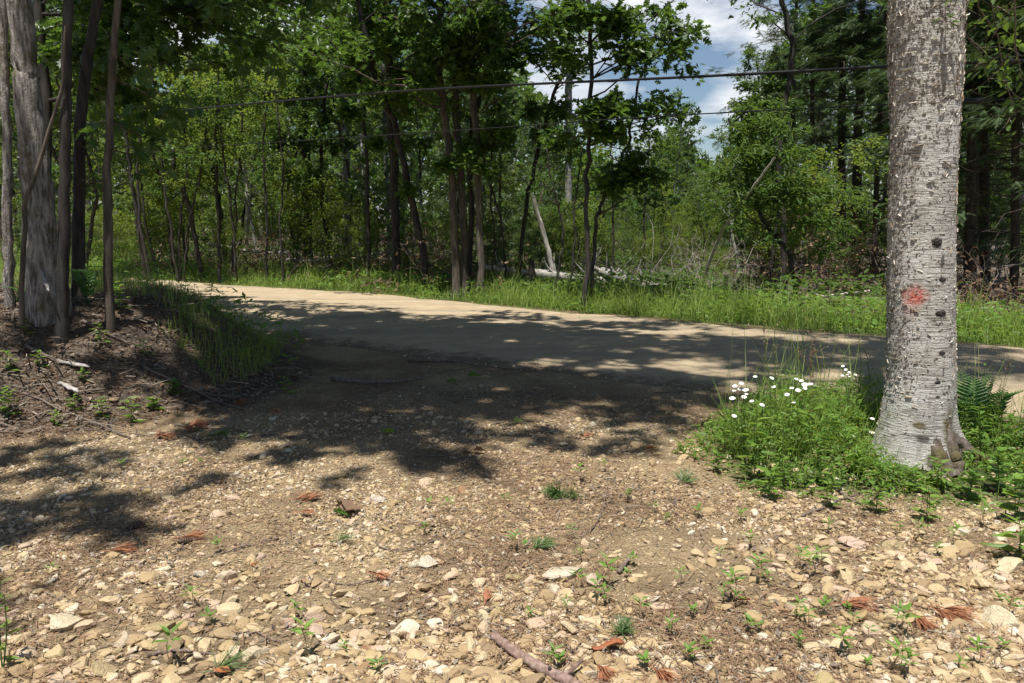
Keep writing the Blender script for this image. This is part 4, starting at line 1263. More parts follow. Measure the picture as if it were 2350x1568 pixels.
def brush(seed, px, Y, w, h, n, label, mat='brush', leafy=0, lmat='dead_leaf'):
    g = np.random.default_rng(seed)
    b = at(px, 560, Y); b[2] = float(H(b[0], b[1]))
    m = MB(); A, Dd = [], []
    for q in range(n):
        a = g.uniform(0, 2 * pi)
        p0 = np.array([g.normal() * w * .45, g.normal() * .6, abs(g.normal()) * .12])
        L = g.uniform(.5, 1.7) * h * 1.3
        d = np.array([cos(a), sin(a) * .6, abs(g.normal(.35, .45))])
        p1 = p0 + nrm(d) * L
        Q = resample([p0, (p0 + p1) / 2 + g.normal(size=3) * .12 * L, p1], 6)
        r = g.uniform(.004, .013)
        m.add(*tube(Q, np.linspace(r, .003, 6), 4))
        for k in range(5):
            i = int(g.integers(1, 6)); dd = nrm(d + g.normal(size=3) * .8)
            e = Q[i] + dd * L * g.uniform(.15, .45)
            m.add(*tube(resample([Q[i], (Q[i] + e) / 2 + g.normal(size=3) * .05, e], 4), np.linspace(r * .45, .0025, 4), 3))
            if leafy:
                A += [Q[i], e]; Dd += [dd, dd]
    root = empty('brush_pile', b, label, 'brush pile', 'brush piles beyond the road')
    tag(m.build('branches', M[mat], root), kind='stuff')
    if leafy:
        m = MB(); leaves(m, g, A, Dd, leafy, .10, 'ovate', .5, .8, .08); m.build('dead_leaves', M[lmat], root, False)
    return root


brush(1, 1560, 17.5, 1.6, .55, 26, 'grey tangle of dead branches behind the sunny verge, near the leaning pole')
brush(2, 1640, 18.3, 1.5, .7, 26, 'wiry dead brush around the foot of the leaning pole')
brush(3, 1500, 19.5, 1.2, 1.0, 18, 'tall bare dead branches rising behind the silver logs')
brush(4, 1720, 17.3, 1.2, .4, 18, 'low dead branches left of the leafy shrub tree')
brush(5, 600, 26, 2.4, .8, 30, 'brown-leaved slash heap beyond the left verge', 'dead_wood', 2)
brush(6, 720, 24, 2.0, .8, 26, 'dead brush with curled brown leaves behind the straight dark oak', 'twig', 3)
brush(7, 880, 22.5, 1.8, .7, 26, 'grey slash behind the crossing oak trunks')
brush(8, 460, 27, 2.2, .7, 24, 'slash heap behind the forking dark tree', 'twig', 2)
brush(9, 1020, 18.4, .9, .8, 16, 'dark dead-leaved brush beside the oak clump', 'twig', 4)
brush(10, 1150, 20, 1.6, .6, 22, 'grey branches behind the oak clump')
brush(11, 1950, 17.5, 1.4, .6, 24, 'bare brown brush below the dark hemlocks', 'twig', 1)
brush(12, 2270, 14.5, .9, .6, 40, 'brown dead hemlock brush right of the birch', 'twig', 2)
brush(13, 2230, 15.5, .5, 1.0, 8, 'tall pale dead branches arching beside the birch', 'dead_wood')
brush(14, 2040, 18.5, .9, 1.2, 22, 'dark upturned root mass just left of the birch', 'bark_dark', 4)
brush(15, 1280, 19.5, 1.6, .6, 22, 'bleached twigs behind the broken snag')
for q, (bx, bY, bw, bh, lf, lab) in enumerate([(330, 23, 1.6, .7, 0, 'dead twigs behind the thin leaning stem near the bend'), (520, 23, 1.8, .8, 1, 'tangled dead brush at the foot of the bright beech'), (640, 22, 1.8, .8, 2, 'dark brush with brown leaves left of the straight dark oak'), (800, 21.5, 1.6, .9, 1, 'bent dead branches before the pale grey trunk'),
                                                   (960, 21, 1.6, .8, 2, 'dead-leaved brush behind the leaning brown oak'), (1100, 21.5, 1.6, .7, 1, 'low tangled brush behind the oak clump'), (1330, 23, 1.8, .7, 0, 'grey tangle far behind the slender road-edge oak'), (1850, 20, 1.6, .9, 1, 'dark tangle behind the shrub tree'), (1780, 22, 1.8, .8, 0, 'grey tangle behind the crooked dark tree')]):
    brush(40 + q, bx, bY, bw, bh, 34, lab, 'twig', lf)
brush(16, 1400, 21, 1.6, .8, 22, 'dead branch heap behind the slender road-edge oak')

# ================================================================== GRASS + GROUND COVER
BLADE_V = np.array([(-.5, 0, 0), (.5, 0, 0), (-.42, .10, .42), (.42, .10, .42), (-.25, .32, .78), (.25, .32, .78), (0, .62, 1.0)])
BLADE_F = [np.array([[0, 1, 3, 2], [2, 3, 5, 4]]), np.array([[4, 5, 6]])]


def grass(name, pts, hgt, wid, label, mat='grass', seed=1, tintf=None):
    g = np.random.default_rng(seed); N = len(pts)
    a = g.uniform(0, 2 * pi, N)
    ln = g.normal(0, .42, (N, 2))
    up = nrm(np.c_[ln, np.ones(N)])
    R = frames(np.stack([np.cos(a), np.sin(a), np.zeros(N)], -1), up)
    h = np.asarray(hgt) * g.lognormal(-.15, .42, N)
    S = np.stack([wid * g.uniform(.6, 1.4, N), h * g.uniform(.5, 1.3, N), h], -1)
    m = MB(); inst(m, BLADE_V, BLADE_F, R, S, pts, np.clip(g.normal(.5, .25, N) if tintf is None else tintf + g.normal(0, .18, N), 0, 1))
    return tag(m.build(name, M[mat], None, False), label, kind='stuff')


def zpts(x, y): return np.stack([x, y, H(x, y)], -1)


# far verge
g = np.random.default_rng(51)
N = 52000
x = np.where(g.random(N) < .6, g.uniform(-14, 9, N), g.uniform(-22, 14, N)); off = g.beta(1.3, 1.7, N) * 3.6
dens = fnoise(x * .9, off * .9 + 9, 71)
k = g.random(N) < np.clip((dens - .28) * 3.2, 0, 1) * np.clip(off / .5, .15, 1)
x, off = x[k], off[k]
y = y_far(x) + off * np.interp(x, [-8, 0], [1.25, .85]) + .15
grass('verge_grass', zpts(x, y), .10 + .30 * np.clip(off / 1.4, 0, 1) * (.5 + fnoise(x * 1.6, y * 1.6, 23)), .010, 'bright grass on the far road verge', seed=2, tintf=.35 + .4 * fnoise(x, y, 5))
# verge weeds, broad leaves
N = 30000
x = g.uniform(-14, 11, N); off = g.beta(1.6, 1.5, N) * 3.8
k = g.random(N) < np.clip((fnoise(x * .8, off + 3, 75) - .3) * 3, 0, 1); x, off = x[k], off[k]
y = y_far(x) + off * np.interp(x, [-8, 0], [1.25, .85]) + .5; N = len(x)
P = zpts(x, y); P[:, 2] += g.uniform(.04, .42, N) * np.clip(off / 1.2, .3, 1)
R = frames(g.normal(size=(N, 3)) * [1, 1, .25], np.tile([0, 0, 1.], (N, 1)) + g.normal(size=(N, 3)) * .4)
m = MB(); inst(m, *OVATE, R, g.uniform(.05, .13, N), P, np.clip(fnoise(x * 2, y * 2, 6) * .7 + g.random(N) * .4, 0, 1))
tag(m.build('verge_weeds', M['weed'], None, False), 'low broad-leaved weeds among the verge grass', kind='stuff')
# scattered tufts creeping onto the road shoulder
N = 14000; x = g.uniform(-13, 9, N); y = y_far(x) + .2 - g.exponential(.38, N); cl = fnoise(x * 3.2, y * 3.2, 91)
k = g.random(N) < np.clip((cl - .46) * 6, 0, 1); x, y = x[k], y[k]
grass('shoulder_grass', zpts(x, y) + [0, 0, .0], .07, .008, 'sparse grass creeping onto the road shoulder', seed=3)

# low growth on the forest floor
N = 90000; x = g.uniform(-26, 17, N); y = y_far(x) + 3.4 + 16 * g.random(N) ** 1.5
k = g.random(N) < np.clip((fnoise(x * .45, y * .45, 141) - .40 + .14 * ((x > -1) & (x < 5)) - .08 * (x > 5.5)) * 4.5, 0, 1); x, y = x[k], y[k]; N = len(x)
P = zpts(x, y); P[:, 2] += g.random(N) ** .7 * (.15 + .8 * fnoise(x * .7, y * .7, 143))
m = MB(); inst(m, *OVATE, frames(g.normal(size=(N, 3)) * [1, 1, .3], np.tile([0, 0, 1.], (N, 1)) + g.normal(size=(N, 3)) * .5), g.uniform(.07, .16, N), P, np.clip(fnoise(x, y, 7) * .7 + g.random(N) * .3, 0, 1))
tag(m.build('undergrowth', M['shrub'], None, False), 'patchy low undergrowth on the forest floor', kind='stuff')

# grass on the near bank, road side
N = 110000; x = g.uniform(-9.5, -1.0, N); y = g.uniform(6.6, 16, N)
d = poly_dist(x, y, BANK); gl = (y_near(x) - y) * .85
foot = (x + .62 * y)                                    # along the bank away from its toe
k = (d > .35) & (gl < 2.1 + 1.6 * fnoise(x, y, 13)) & (gl > -.3) & (g.random(N) < np.clip((fnoise(x * 1.3, y * 1.3, 15) - .16) * 3.2, .1, 1) * np.clip(1.25 - gl / 4.2, .2, 1))
k &= ~((y < 7.9) & (x < -3.3)) & (d < 3)
x, y = x[k], y[k]
grass('bank_grass', zpts(x, y), .125, .006, 'long grass on the bank between the thin trees and the road', seed=4, tintf=.45 + .5 * fnoise(x, y, 8))
N = 7000; x = g.uniform(-9.5, -1.8, N); y = g.uniform(7.4, 15, N); d = poly_dist(x, y, BANK); gl = (y_near(x) - y) * .85
k = (d > .1) & (gl < 2.0) & (gl > -.1); x, y = x[k], y[k]; N = len(x)
P = zpts(x, y); P[:, 2] += g.uniform(.08, .5, N)
m = MB(); inst(m, *LANCE, frames(g.normal(size=(N, 3)) * [1, 1, .3], np.tile([0, 0, 1.], (N, 1)) + g.normal(size=(N, 3)) * .4), g.uniform(.06, .12, N), P, g.random(N))
tag(m.build('bank_weeds', M['weed'], None, False), 'leafy weeds mixed into the bank grass', kind='stuff')

# weed patch round the birch
N = 85000; x = g.uniform(.9, 6, N); y = g.uniform(3.3, 6.9, N)
d = poly_dist(x, y, VEG) + .25 * (fnoise(x * 4, y * 4, 17) - .5)
thick = np.clip(1.25 - sstep((x - 2.0) / .7) * .95 * sstep((5.0 - y) / .4), .22, 1) * np.clip((fnoise(x * 5.5, y * 5.5, 29) - .22) * 3.2, .15, 1)
k = (d > 0) & (g.random(N) < thick * np.clip(.45 + d * 1.6, 0, 1)) & (np.hypot(x - bb[0], y - bb[1] - .12) > .3)
x, y, d, thick = x[k], y[k], d[k], thick[k]; N = len(x)
hmax = np.clip(.07 + d * .75, .05, .36) * (.55 + .9 * fnoise(x * 3.5, y * 3.5, 19)) * np.where(y > 5.0, 1.0, .8) * thick * (1 - .4 * sstep((x - 3.0) / .4)) * (1 - .62 * sstep((x - 2.0) / .35) * sstep((5.3 - y) / .3) * sstep((3.6 - x) / .4))
P = zpts(x, y); P[:, 2] += hmax * g.beta(1.6, 1.1, N)
R = frames(g.normal(size=(N, 3)) * [1, 1, .3], np.tile([0, 0, 1.], (N, 1)) + g.normal(size=(N, 3)) * .45)
m = MB(); big = g.random(N) < .30
inst(m, *OVATE, R[~big], g.uniform(.014, .032, (~big).sum()), P[~big], np.clip(fnoise(x[~big] * 5, y[~big] * 5, 6) * .6 + g.random((~big).sum()) * .4, 0, 1))
inst(m, *LANCE, R[big], g.uniform(.03, .095, big.sum()), P[big], g.random(big.sum()))
tag(m.build('ground_cover', M['weed'], None, False), 'low small-leaved weeds spreading round the foot of the birch', kind='stuff')
sel = g.random(N) < .14
grass('patch_grass', zpts(x[sel], y[sel]), np.clip(hmax[sel] * 1.5, .07, .5), .0045, 'thin grass blades among the weeds by the birch', seed=6)
sel = g.random(N) < .035
m = MB(); n = sel.sum(); inst(m, *OVATE, R[sel], g.uniform(.006, .010, n), P[sel] + [0, 0, .02], g.random(n))
tag(m.build('yellow_blossom', M['disc'], None, False), 'tiny yellow blossoms dotted through the weeds', kind='stuff')

# ================================================================== STONES
def rock_mesh(seed, sub=3, cuts=11, flat=(1, .78, .52)):
    g = np.random.default_rng(seed)
    bm = bmesh.new(); bmesh.ops.create_icosphere(bm, subdivisions=sub, radius=1)
    bm.verts.ensure_lookup_table()
    V = np.array([v.co[:] for v in bm.verts]); F = np.array([[v.index for v in f.verts] for f in bm.faces]); bm.free()
    for q in range(cuts):
        n = nrm(g.normal(size=3)); d = g.uniform(.42, .8)
        s = V @ n; over = s > d
        V[over] -= (s[over] - d)[:, None] * n
    V /= np.abs(V).max(0)
    if sub >= 3:
        V *= 1 + .05 * (fnoise(V[:, 0] * 3 + seed, V[:, 1] * 3 + V[:, 2] * 2, seed)[:, None] - .5)
    return V * np.array(flat) * g.uniform(.88, 1.1, 3), F


ROCKS = [rock_mesh(300 + q, 3, 12, ((1, .8, .55), (1, .62, .42), (1, .9, .7), (1, .55, .35))[q % 4]) for q in range(16)]
rock_me = []
for V, F in ROCKS:
    m = MB(); m.add(V * .5, F); o = m.build('stone', M['stone'], None, False); rock_me.append(o.data); bpy.data.objects.remove(o)
STONE_COL = [('cream', (.66, .57, .42)), ('buff', (.56, .44, .27)), ('ochre', (.46, .33, .17)), ('pinkish', (.60, .45, .36)), ('whitish', (.72, .66, .54)), ('rust-brown', (.38, .21, .12)), ('olive-tan', (.44, .36, .19))]
SHAPE_N = ['chunky', 'long', 'blocky', 'flat']
SLAND = [(200, 1450, 'in the rubble at the lower left corner'), (480, 1320, 'in the shaded gravel low on the left'), (390, 1190, 'near the flat pink stone'), (720, 1440, 'in the pale heap left of the bare stick'), (960, 1500, 'just left of the bare stick'),
         (1060, 1340, 'in the sunny gravel above the bare stick'), (870, 1160, 'near the pale boulder by the shade'), (1280, 1330, 'beside the long white slab'), (1280, 1140, 'around the green pine sprig'), (1480, 1480, 'around the curled red bark'),
         (1560, 1330, 'right of the long white slab'), (1600, 1080, 'at the edge of the weed patch'), (1800, 1200, 'below the daisies'), (1780, 1420, 'among the seedlings left of the rust needles'), (2150, 1440, 'around the rust-coloured needles'),
         (2250, 1300, 'in the rock heap below the birch'), (1950, 1290, 'on the open gravel below the birch'), (2250, 1510, 'at the lower right corner'), (1000, 1220, 'in the middle of the gravel'), (200, 1000, 'at the toe of the shaded bank')]
gS = np.random.default_rng(5)
taken = []
stones = []


def stone(px, py, w, ci, proto=None, label=None, tall=1., rz=None):
    p = gnd(px, py); s = w / FPX * p[1]
    if any(np.hypot(p[0] - q[0], p[1] - q[1]) < .36 * (s + q[2]) for q in taken): return None
    taken.append((p[0], p[1], s))
    k = int(gS.integers(len(rock_me))) if proto is None else proto
    o = bpy.data.objects.new('stone', rock_me[k]); COL.objects.link(o)
    o.scale = (s, s * gS.uniform(.85, 1.1), s * tall * gS.uniform(.75, 1.05))
    o.rotation_euler = (gS.normal(0, .16), gS.normal(0, .16), gS.uniform(0, 6.28) if rz is None else rz)
    o.location = (p[0], p[1], p[2] + s * .04 * tall)
    c = np.array(STONE_COL[ci][1]) * gS.uniform(.85, 1.1)
    o.color = (*np.clip(c * (1, gS.uniform(.96, 1.04), gS.uniform(.92, 1.06)), 0, .85), 1)
    tag(o, label, 'stone', 'stones lying on the gravel turnout')
    stones.append([o, px, py, w, ci, k, label])
    return o


for a in [(1285, 1322, 132, 4, 3, 'long whitish slab, longest stone in the middle of the gravel', .7, .1), (1362, 1342, 52, 3, 2, 'pinkish blocky stone touching the long white slab', 1.2), (866, 1150, 46, 4, 0, 'pale rounded boulder at the edge of the tree shade', 1.2),
          (390, 1192, 50, 3, 3, 'flat pink stone alone in the left gravel', .8), (1062, 1132, 26, 5, 2, 'upright rust-brown block above the middle gravel', 1.6), (2285, 1436, 92, 0, 2, 'large cream block at the right edge of the gravel', 1., .2),
          (2055, 1258, 74, 6, 0, 'greenish tan boulder in the rock heap below the birch', 1.1), (1935, 1330, 78, 1, 0, 'broad buff rock in front of the needle-filled hollow'), (2310, 1306, 110, 0, 1, 'large cracked cream rock, upper right of the heap', 1.), (2250, 1345, 90, 1, 3, 'layered buff slab under the cracked cream rock'),
          (1960, 1252, 80, 3, 3, 'pale pink slab at the back of the rock heap'), (1180, 1330, 44, 6, 2, None), (985, 1300, 52, 4, 2, 'white upright stone heading the pale cluster', 1.3), (950, 1300, 40, 4, 0, 'white stone left of the upright white stone', 1.1), (930, 1308, 40, 0, 0, None),
          (1045, 1380, 60, 0, 1, 'tall cream stone leaning in the sunny gravel', 1.2), (1500, 1510, 70, 0, 3, 'flat cream slab just right of the bare stick', .8), (720, 1425, 62, 3, 0, 'pink stone topping the pale heap', 1.2), (730, 1455, 50, 3, 2, 'second pink stone under the pink heap top', 1.), (840, 1465, 60, 1, 0, 'buff boulder left of the bare stick', 1.1),
          (785, 1490, 64, 4, 0, None), (155, 1440, 84, 0, 2, 'large pale boulder in the lower left rubble', 1.1), (210, 1462, 70, 2, 1, None), (365, 1446, 100, 6, 3, 'long olive-tan slab in the shaded lower left', .8, .3), (280, 1478, 78, 0, 3, None), (1010, 1548, 60, 4, 0, 'white chunk at the bottom edge beside the stick', 1.2),
          (660, 1430, 46, 3, 2, None), (900, 1520, 60, 2, 0, 'ochre boulder low in the frame left of the stick', 1.1), (1790, 1400, 60, 5, 3, None), (1860, 1424, 92, 2, 1, 'long ochre stone between seedlings right of centre', .8, -.1), (1970, 1420, 88, 2, 3, 'flat ochre slab behind the rust needles', .8),
          (1960, 1385, 84, 0, 1, None), (2020, 1345, 60, 1, 3, None), (2130, 1500, 84, 1, 3, 'buff slab below the rust needles', .8), (2180, 1535, 52, 4, 0, None), (1400, 1458, 60, 2, 0, None), (1110, 1425, 50, 0, 0, None), (590, 1505, 70, 0, 0, None), (500, 1520, 60, 1, 2, None), (420, 1545, 90, 1, 3, None),
          (120, 1510, 60, 1, 2, None), (45, 1475, 70, 1, 0, None), (60, 1530, 80, 2, 1, None), (240, 1545, 70, 1, 2, None), (2290, 1240, 60, 0, 0, None), (1890, 1160, 44, 1, 2, None)]:
    stone(*a)
n0 = 0
while len(stones) < 296 and n0 < 6000:
    n0 += 1
    py = 1110 + 470 * gS.random() ** .62; px = gS.uniform(-10, 2360)
    den = .35 + .65 * sstep((py - 1150) / 250) if px < 1500 else .9
    if px < 700 and py < 1300: den *= .35
    if gS.random() > den or (py < 1190 and px > 1600): continue
    w = np.clip((py - 900) / 660 * gS.lognormal(3.62, .30), 16, 92)
    if px > 1880 and 1210 < py < 1420: w *= 1.35
    stone(px, py, w, int(gS.choice(7, p=[.27, .27, .14, .11, .13, .03, .05])))
SZ = ['small', 'fist-sized', 'big']
for s in stones:
    o, px, py, w, ci, k, lab = s
    if lab is None:
        real = w / FPX * gnd(px, py)[1]
        sz = SZ[0 if real < .055 else (1 if real < .095 else 2)]
        land = min(SLAND, key=lambda q: np.hypot((q[0] - px), (q[1] - py) * 1.4))[2]
        o['label'] = f'{sz} {STONE_COL[ci][0]} {SHAPE_N[k % 4]} stone {land}'

# loose gravel: middling stones and pebbles in one sheet
gv = MB(); g = np.random.default_rng(15)
MID = [rock_mesh(400 + q, 2, 9, ((1, .8, .45), (1, .6, .38), (1, .9, .5))[q % 3]) for q in range(8)]
PEB = [rock_mesh(430 + q, 1, 6, ((1, .8, .55), (1, .7, .5), (1, .9, .65))[q % 3]) for q in range(8)]


def scatter(protos, N, size, sig, yr, xr, densf, sink=.12):
    px = g.uniform(xr[0], xr[1], N); u = g.random(N)
    y = yr[0] + (yr[1] - yr[0]) * u ** 1.15
    x = px * y
    k = g.random(N) < densf(x, y)
    x, y = x[k], y[k]; N = len(x)
    s = np.clip(size * g.lognormal(0, sig, N), size * .4, size * 2.6)
    P = zpts(x, y); P[:, 2] += s * sink + (s > .03) * s * .02
    e = g.normal(0, .3, (N, 3)); up = np.tile([0, 0, 1.], (N, 1)) + e
    a = g.uniform(0, 2 * pi, N)
    R = frames(np.stack([np.cos(a), np.sin(a), e[:, 0]], -1), up)
    t = np.clip(g.random(N) * .8 + .4 * (fnoise(x * 1.5, y * 1.5, 3) - .3), 0, 1)
    w = g.integers(len(protos), size=N)
    for q, (V, F) in enumerate(protos):
        b = w == q
        inst(gv, V * .5, F, R[b], s[b], P[b], t[b])


def d_gravel(x, y):
    d = poly_dist(x, y, BANK); v = poly_dist(x, y, VEG)
    p = fnoise(x * 1.6, y * 1.6, 33)
    f = np.clip(.50 + (p - .46) * 4.0, .10, 1) * np.clip(1.25 - .30 * np.maximum(y - 3.3, 0) * sstep((1.6 - x) / 1.5), .32, 1)
    f = f * (1 - sstep((d + .25) / .5) * .93) * (1 - sstep((v + .05) / .25) * .9 * (1 - .75 * sstep((x - 2.0) / .5) * sstep((4.9 - y) / .3)))
    f = f * (1 - .8 * sstep((y - y_near(x) + .3) / .5))
    return f * np.clip(1.15 - .09 * np.maximum(y - 4.2, 0) * sstep((2.5 - x) / 1.), .12, 1)


def d_big(x, y):
    near = np.clip(1.1 - (y - 2.75) * 1.1, 0, 1) * (.55 + .45 * (x < .5)) + .85 * sstep((x - .9) / .6) * sstep((4.15 - y) / .4)
    p = fnoise(x * 1.9 + 4, y * 1.9, 133)
    return np.clip(near * .8 + np.clip((p - .55) * 3, 0, .5), .03, 1) * (.3 + .7 * d_gravel(x, y))


scatter(MID, 22000, .039, .5, (2.3, 6.5), (-.72, .72), d_big, .05)
scatter(MID, 22000, .022, .42, (2.3, 6.5), (-.72, .72), d_gravel, .04)
scatter(PEB, 60000, .016, .40, (2.3, 7.6), (-.72, .72), d_gravel)
scatter(PEB, 70000, .010, .35, (2.3, 8.5), (-.72, .72), lambda x, y: np.clip(d_gravel(x, y) * 1.3, 0, 1))
tag(gv.build('gravel', M['gravel'], None, False), 'loose buff gravel covering the turnout', kind='stuff')
# few pebbles along the road edges
gv = MB()
scatter(PEB, 9000, .018, .5, (6, 17), (-.75, .75), lambda x, y: np.exp(-((y - y_near(x)) / .35) ** 2) * .8 + .5 * np.exp(-((y - y_far(x) + .1) / .3) ** 2) + .03 * ((y > y_near(x)) & (y < y_far(x))))
gv_o = gv.build('road_pebbles', M['gravel'], None, False); gv_o.location.z = .03
tag(gv_o, 'small pebbles thrown to the edges of the dirt road', kind='stuff')

# ================================================================== LITTER
def needle_sheet(name, N, dens, yr, xr, L, w, mat, label, lift=.004):
    px = g.uniform(xr[0], xr[1], N); y = yr[0] + (yr[1] - yr[0]) * g.random(N) ** 1.2; x = px * y
    k = g.random(N) < dens(x, y); x, y = x[k], y[k]; N = len(x)
    a = g.uniform(0, 2 * pi, N)
    R = frames(np.stack([np.cos(a), np.sin(a), g.normal(0, .12, N)], -1), np.tile([0, 0, 1.], (N, 1)) + g.normal(size=(N, 3)) * .35)
    V = np.array([(-.5, -.5, 0), (-.5, .5, 0), (0, -.5, .02), (0, .5, .02), (.5, -.4, -.01), (.5, .4, -.01)]); F = np.array([[0, 2, 3, 1], [2, 4, 5, 3]])
    V[2:4, 1] += 14 * .0; P = zpts(x, y); P[:, 2] += lift + np.abs(g.normal(0, .010, N))
    l = L * g.uniform(.5, 1.3, N)
    m = MB(); inst(m, V, F, R, np.stack([l, w * g.uniform(.7, 1.5, N), l], -1), P, g.random(N))
    return tag(m.build(name, M[mat], None, False), label, kind='stuff')


pn = lambda x, y: np.clip((fnoise(x * 1.4 + 7, y * 1.4, 37) - .30) * 2.6, .08, 1) * (poly_dist(x, y, VEG) < .1) * (y < y_near(x) - .1)
needle_sheet('pine_needle_litter', 95000, pn, (2.3, 9.0), (-.75, .72), .075, .0026, 'needle', 'fallen brown pine needles lying between the stones')
needle_sheet('twig_litter', 3600, lambda x, y: pn(x, y) * .8, (2.3, 8.5), (-.75, .72), .10, .0042, 'litter', 'small grey broken twiglets scattered over the gravel', .008)


def leaf_sheet(name, N, x0, x1, y0, y1, dens, size, mat, label, shape='ovate', lift=.012):
    x = g.uniform(x0, x1, N); y = g.uniform(y0, y1, N); k = g.random(N) < dens(x, y); x, y = x[k], y[k]; N = len(x)
    R = frames(g.normal(size=(N, 3)) * [1, 1, .3], np.tile([0, 0, 1.], (N, 1)) + g.normal(size=(N, 3)) * .55)
    P = zpts(x, y); P[:, 2] += lift * g.random(N) * 2
    m = MB(); inst(m, *SHAPES[shape], R, size * g.uniform(.5, 1.4, N), P, g.random(N))
    return tag(m.build(name, M[mat], None, False), label, kind='stuff')


inb = lambda x, y: sstep((poly_dist(x, y, BANK) + .15) / .3) * (((y_near(x) - y) > 1.4) * 1.)
leaf_sheet('bank_leaf_litter', 15000, -7.5, -1.9, 4.6, 9.5, lambda x, y: inb(x, y) * .75, .045, 'litter', 'dry grey leaf litter on the shaded bank')
needle_sheet('bank_twiglets', 1500, lambda x, y: inb(x, y), (4.6, 9.5), (-.8, -.22), .28, .008, 'litter', 'small broken twigs strewn over the shaded bank', .02)
leaf_sheet('bank_brown_leaves', 3600, -7.5, -1.9, 4.6, 9.5, lambda x, y: inb(x, y) * np.clip((fnoise(x * 1.5, y * 1.5, 81) - .35) * 3, 0, 1), .06, 'dead_leaf', 'curled brown leaves strewn over the shaded bank')
needle_sheet('bank_needles', 7000, lambda x, y: inb(x, y), (4.6, 9.5), (-.8, -.22), .09, .004, 'needle', 'rusty pine needles over the shaded bank', .012)
leaf_sheet('forest_leaf_litter', 13000, -24, 16, 12, 34, lambda x, y: ((y - y_far(x)) > 3.2) * 1., .13, 'litter', 'brown fallen leaves on the forest floor', lift=.05)
leaf_sheet('gravel_leaf_bits', 22000, -3.6, 3.0, 2.4, 7.5, lambda x, y: np.clip((fnoise(x * 1.7 + 3, y * 1.7, 151) - .52) * 5, .03, 1) * (poly_dist(x, y, BANK) < 0) * (poly_dist(x, y, VEG) < 0) * (y < y_near(x)), .026, 'litter', 'crumbled grey leaf scraps in the gravel hollows')

# ---------------------------------------------------------------- twigs and sticks
def stick(name, px, r0, r1, label, mat='twig', group=None, n=14, cat='twig', k=7, lift=.5, side=3, seed=0, wob=.05, Yd=None):
    g = np.random.default_rng(seed + 900)
    P = np.array([gnd(x, y) for x, y in px]); P[:, 2] += r0 * (1 + lift)
    P = resample(P, n); L = np.linalg.norm(P[-1] - P[0])
    P[1:-1] += g.normal(size=(n - 2, 3)) * [.02 * L * wob * 5, .02 * L * wob * 5, .004]
    P[:, 2] = np.maximum(P[:, 2], H(P[:, 0], P[:, 1]) + r1)
    V, F, C = tube(P, np.linspace(r0, r1, n), k, True, .05, g)
    m = MB(); c = P.mean(0); m.add(V, F, C)
    for q in range(side):
        i = int(g.integers(2, n - 1)); d = nrm(P[i] - P[i - 1]) + g.normal(size=3) * [.8, .8, .1]
        e = P[i] + nrm(d) * L * g.uniform(.1, .28); e[2] = max(e[2], float(H(e[0], e[1])) + .004)
        m.add(*tube(resample([P[i], (P[i] + e) / 2 + g.normal(size=3) * .01, e], 5), np.linspace(r1 * .8, r1 * .3, 5), 4))
    o = m.build(name, M[mat], None, True, c); o.location = c
    return tag(o, label, cat, group)


# the bare stick at the bottom
g9 = np.random.default_rng(9)
P = np.array([gnd(1132, 1474), gnd(1170, 1506), gnd(1225, 1540), gnd(1285, 1572), gnd(1345, 1606)]); P[:, 2] += [.028, .026, .026, .026, .026]
P = resample(P, 30); P[1:-1] += g9.normal(size=(28, 3)) * .0014
rr = np.linspace(.0165, .021, 30) * (1 + .05 * g9.normal(size=30)); rr[22:25] *= 1.16; rr[0] *= .82
V, F, C = tube(P, rr, 14, True, .02, g9)
c = P[12]; m = MB(); m.add(V, F, C)
stick_o = m.build('bare_stick', M['stick'], None, True, c); stick_o.location = c; tag(stick_o, 'thick bare brown stick with a stub fork at the bottom of the gravel', 'stick')
def part_tube(name, parent, pts, r, mat, k=7):
    m = MB(); V, F, C = tube(np.array(pts) - np.array(parent.location), r, k, True); m.add(V, F, C); return m.build(name, M[mat], parent, True)
part_tube('side_stub', stick_o, [P[22] + [0, 0, .008], P[22] + [.03, .02, .014], P[22] + [.075, .075, .022]], [.011, .009, .006], 'stick')
part_tube('knot', stick_o, [P[19] + [0, -.008, .014], P[19] + [.0, -.013, .024]], [.007, .006], 'bark_dark')

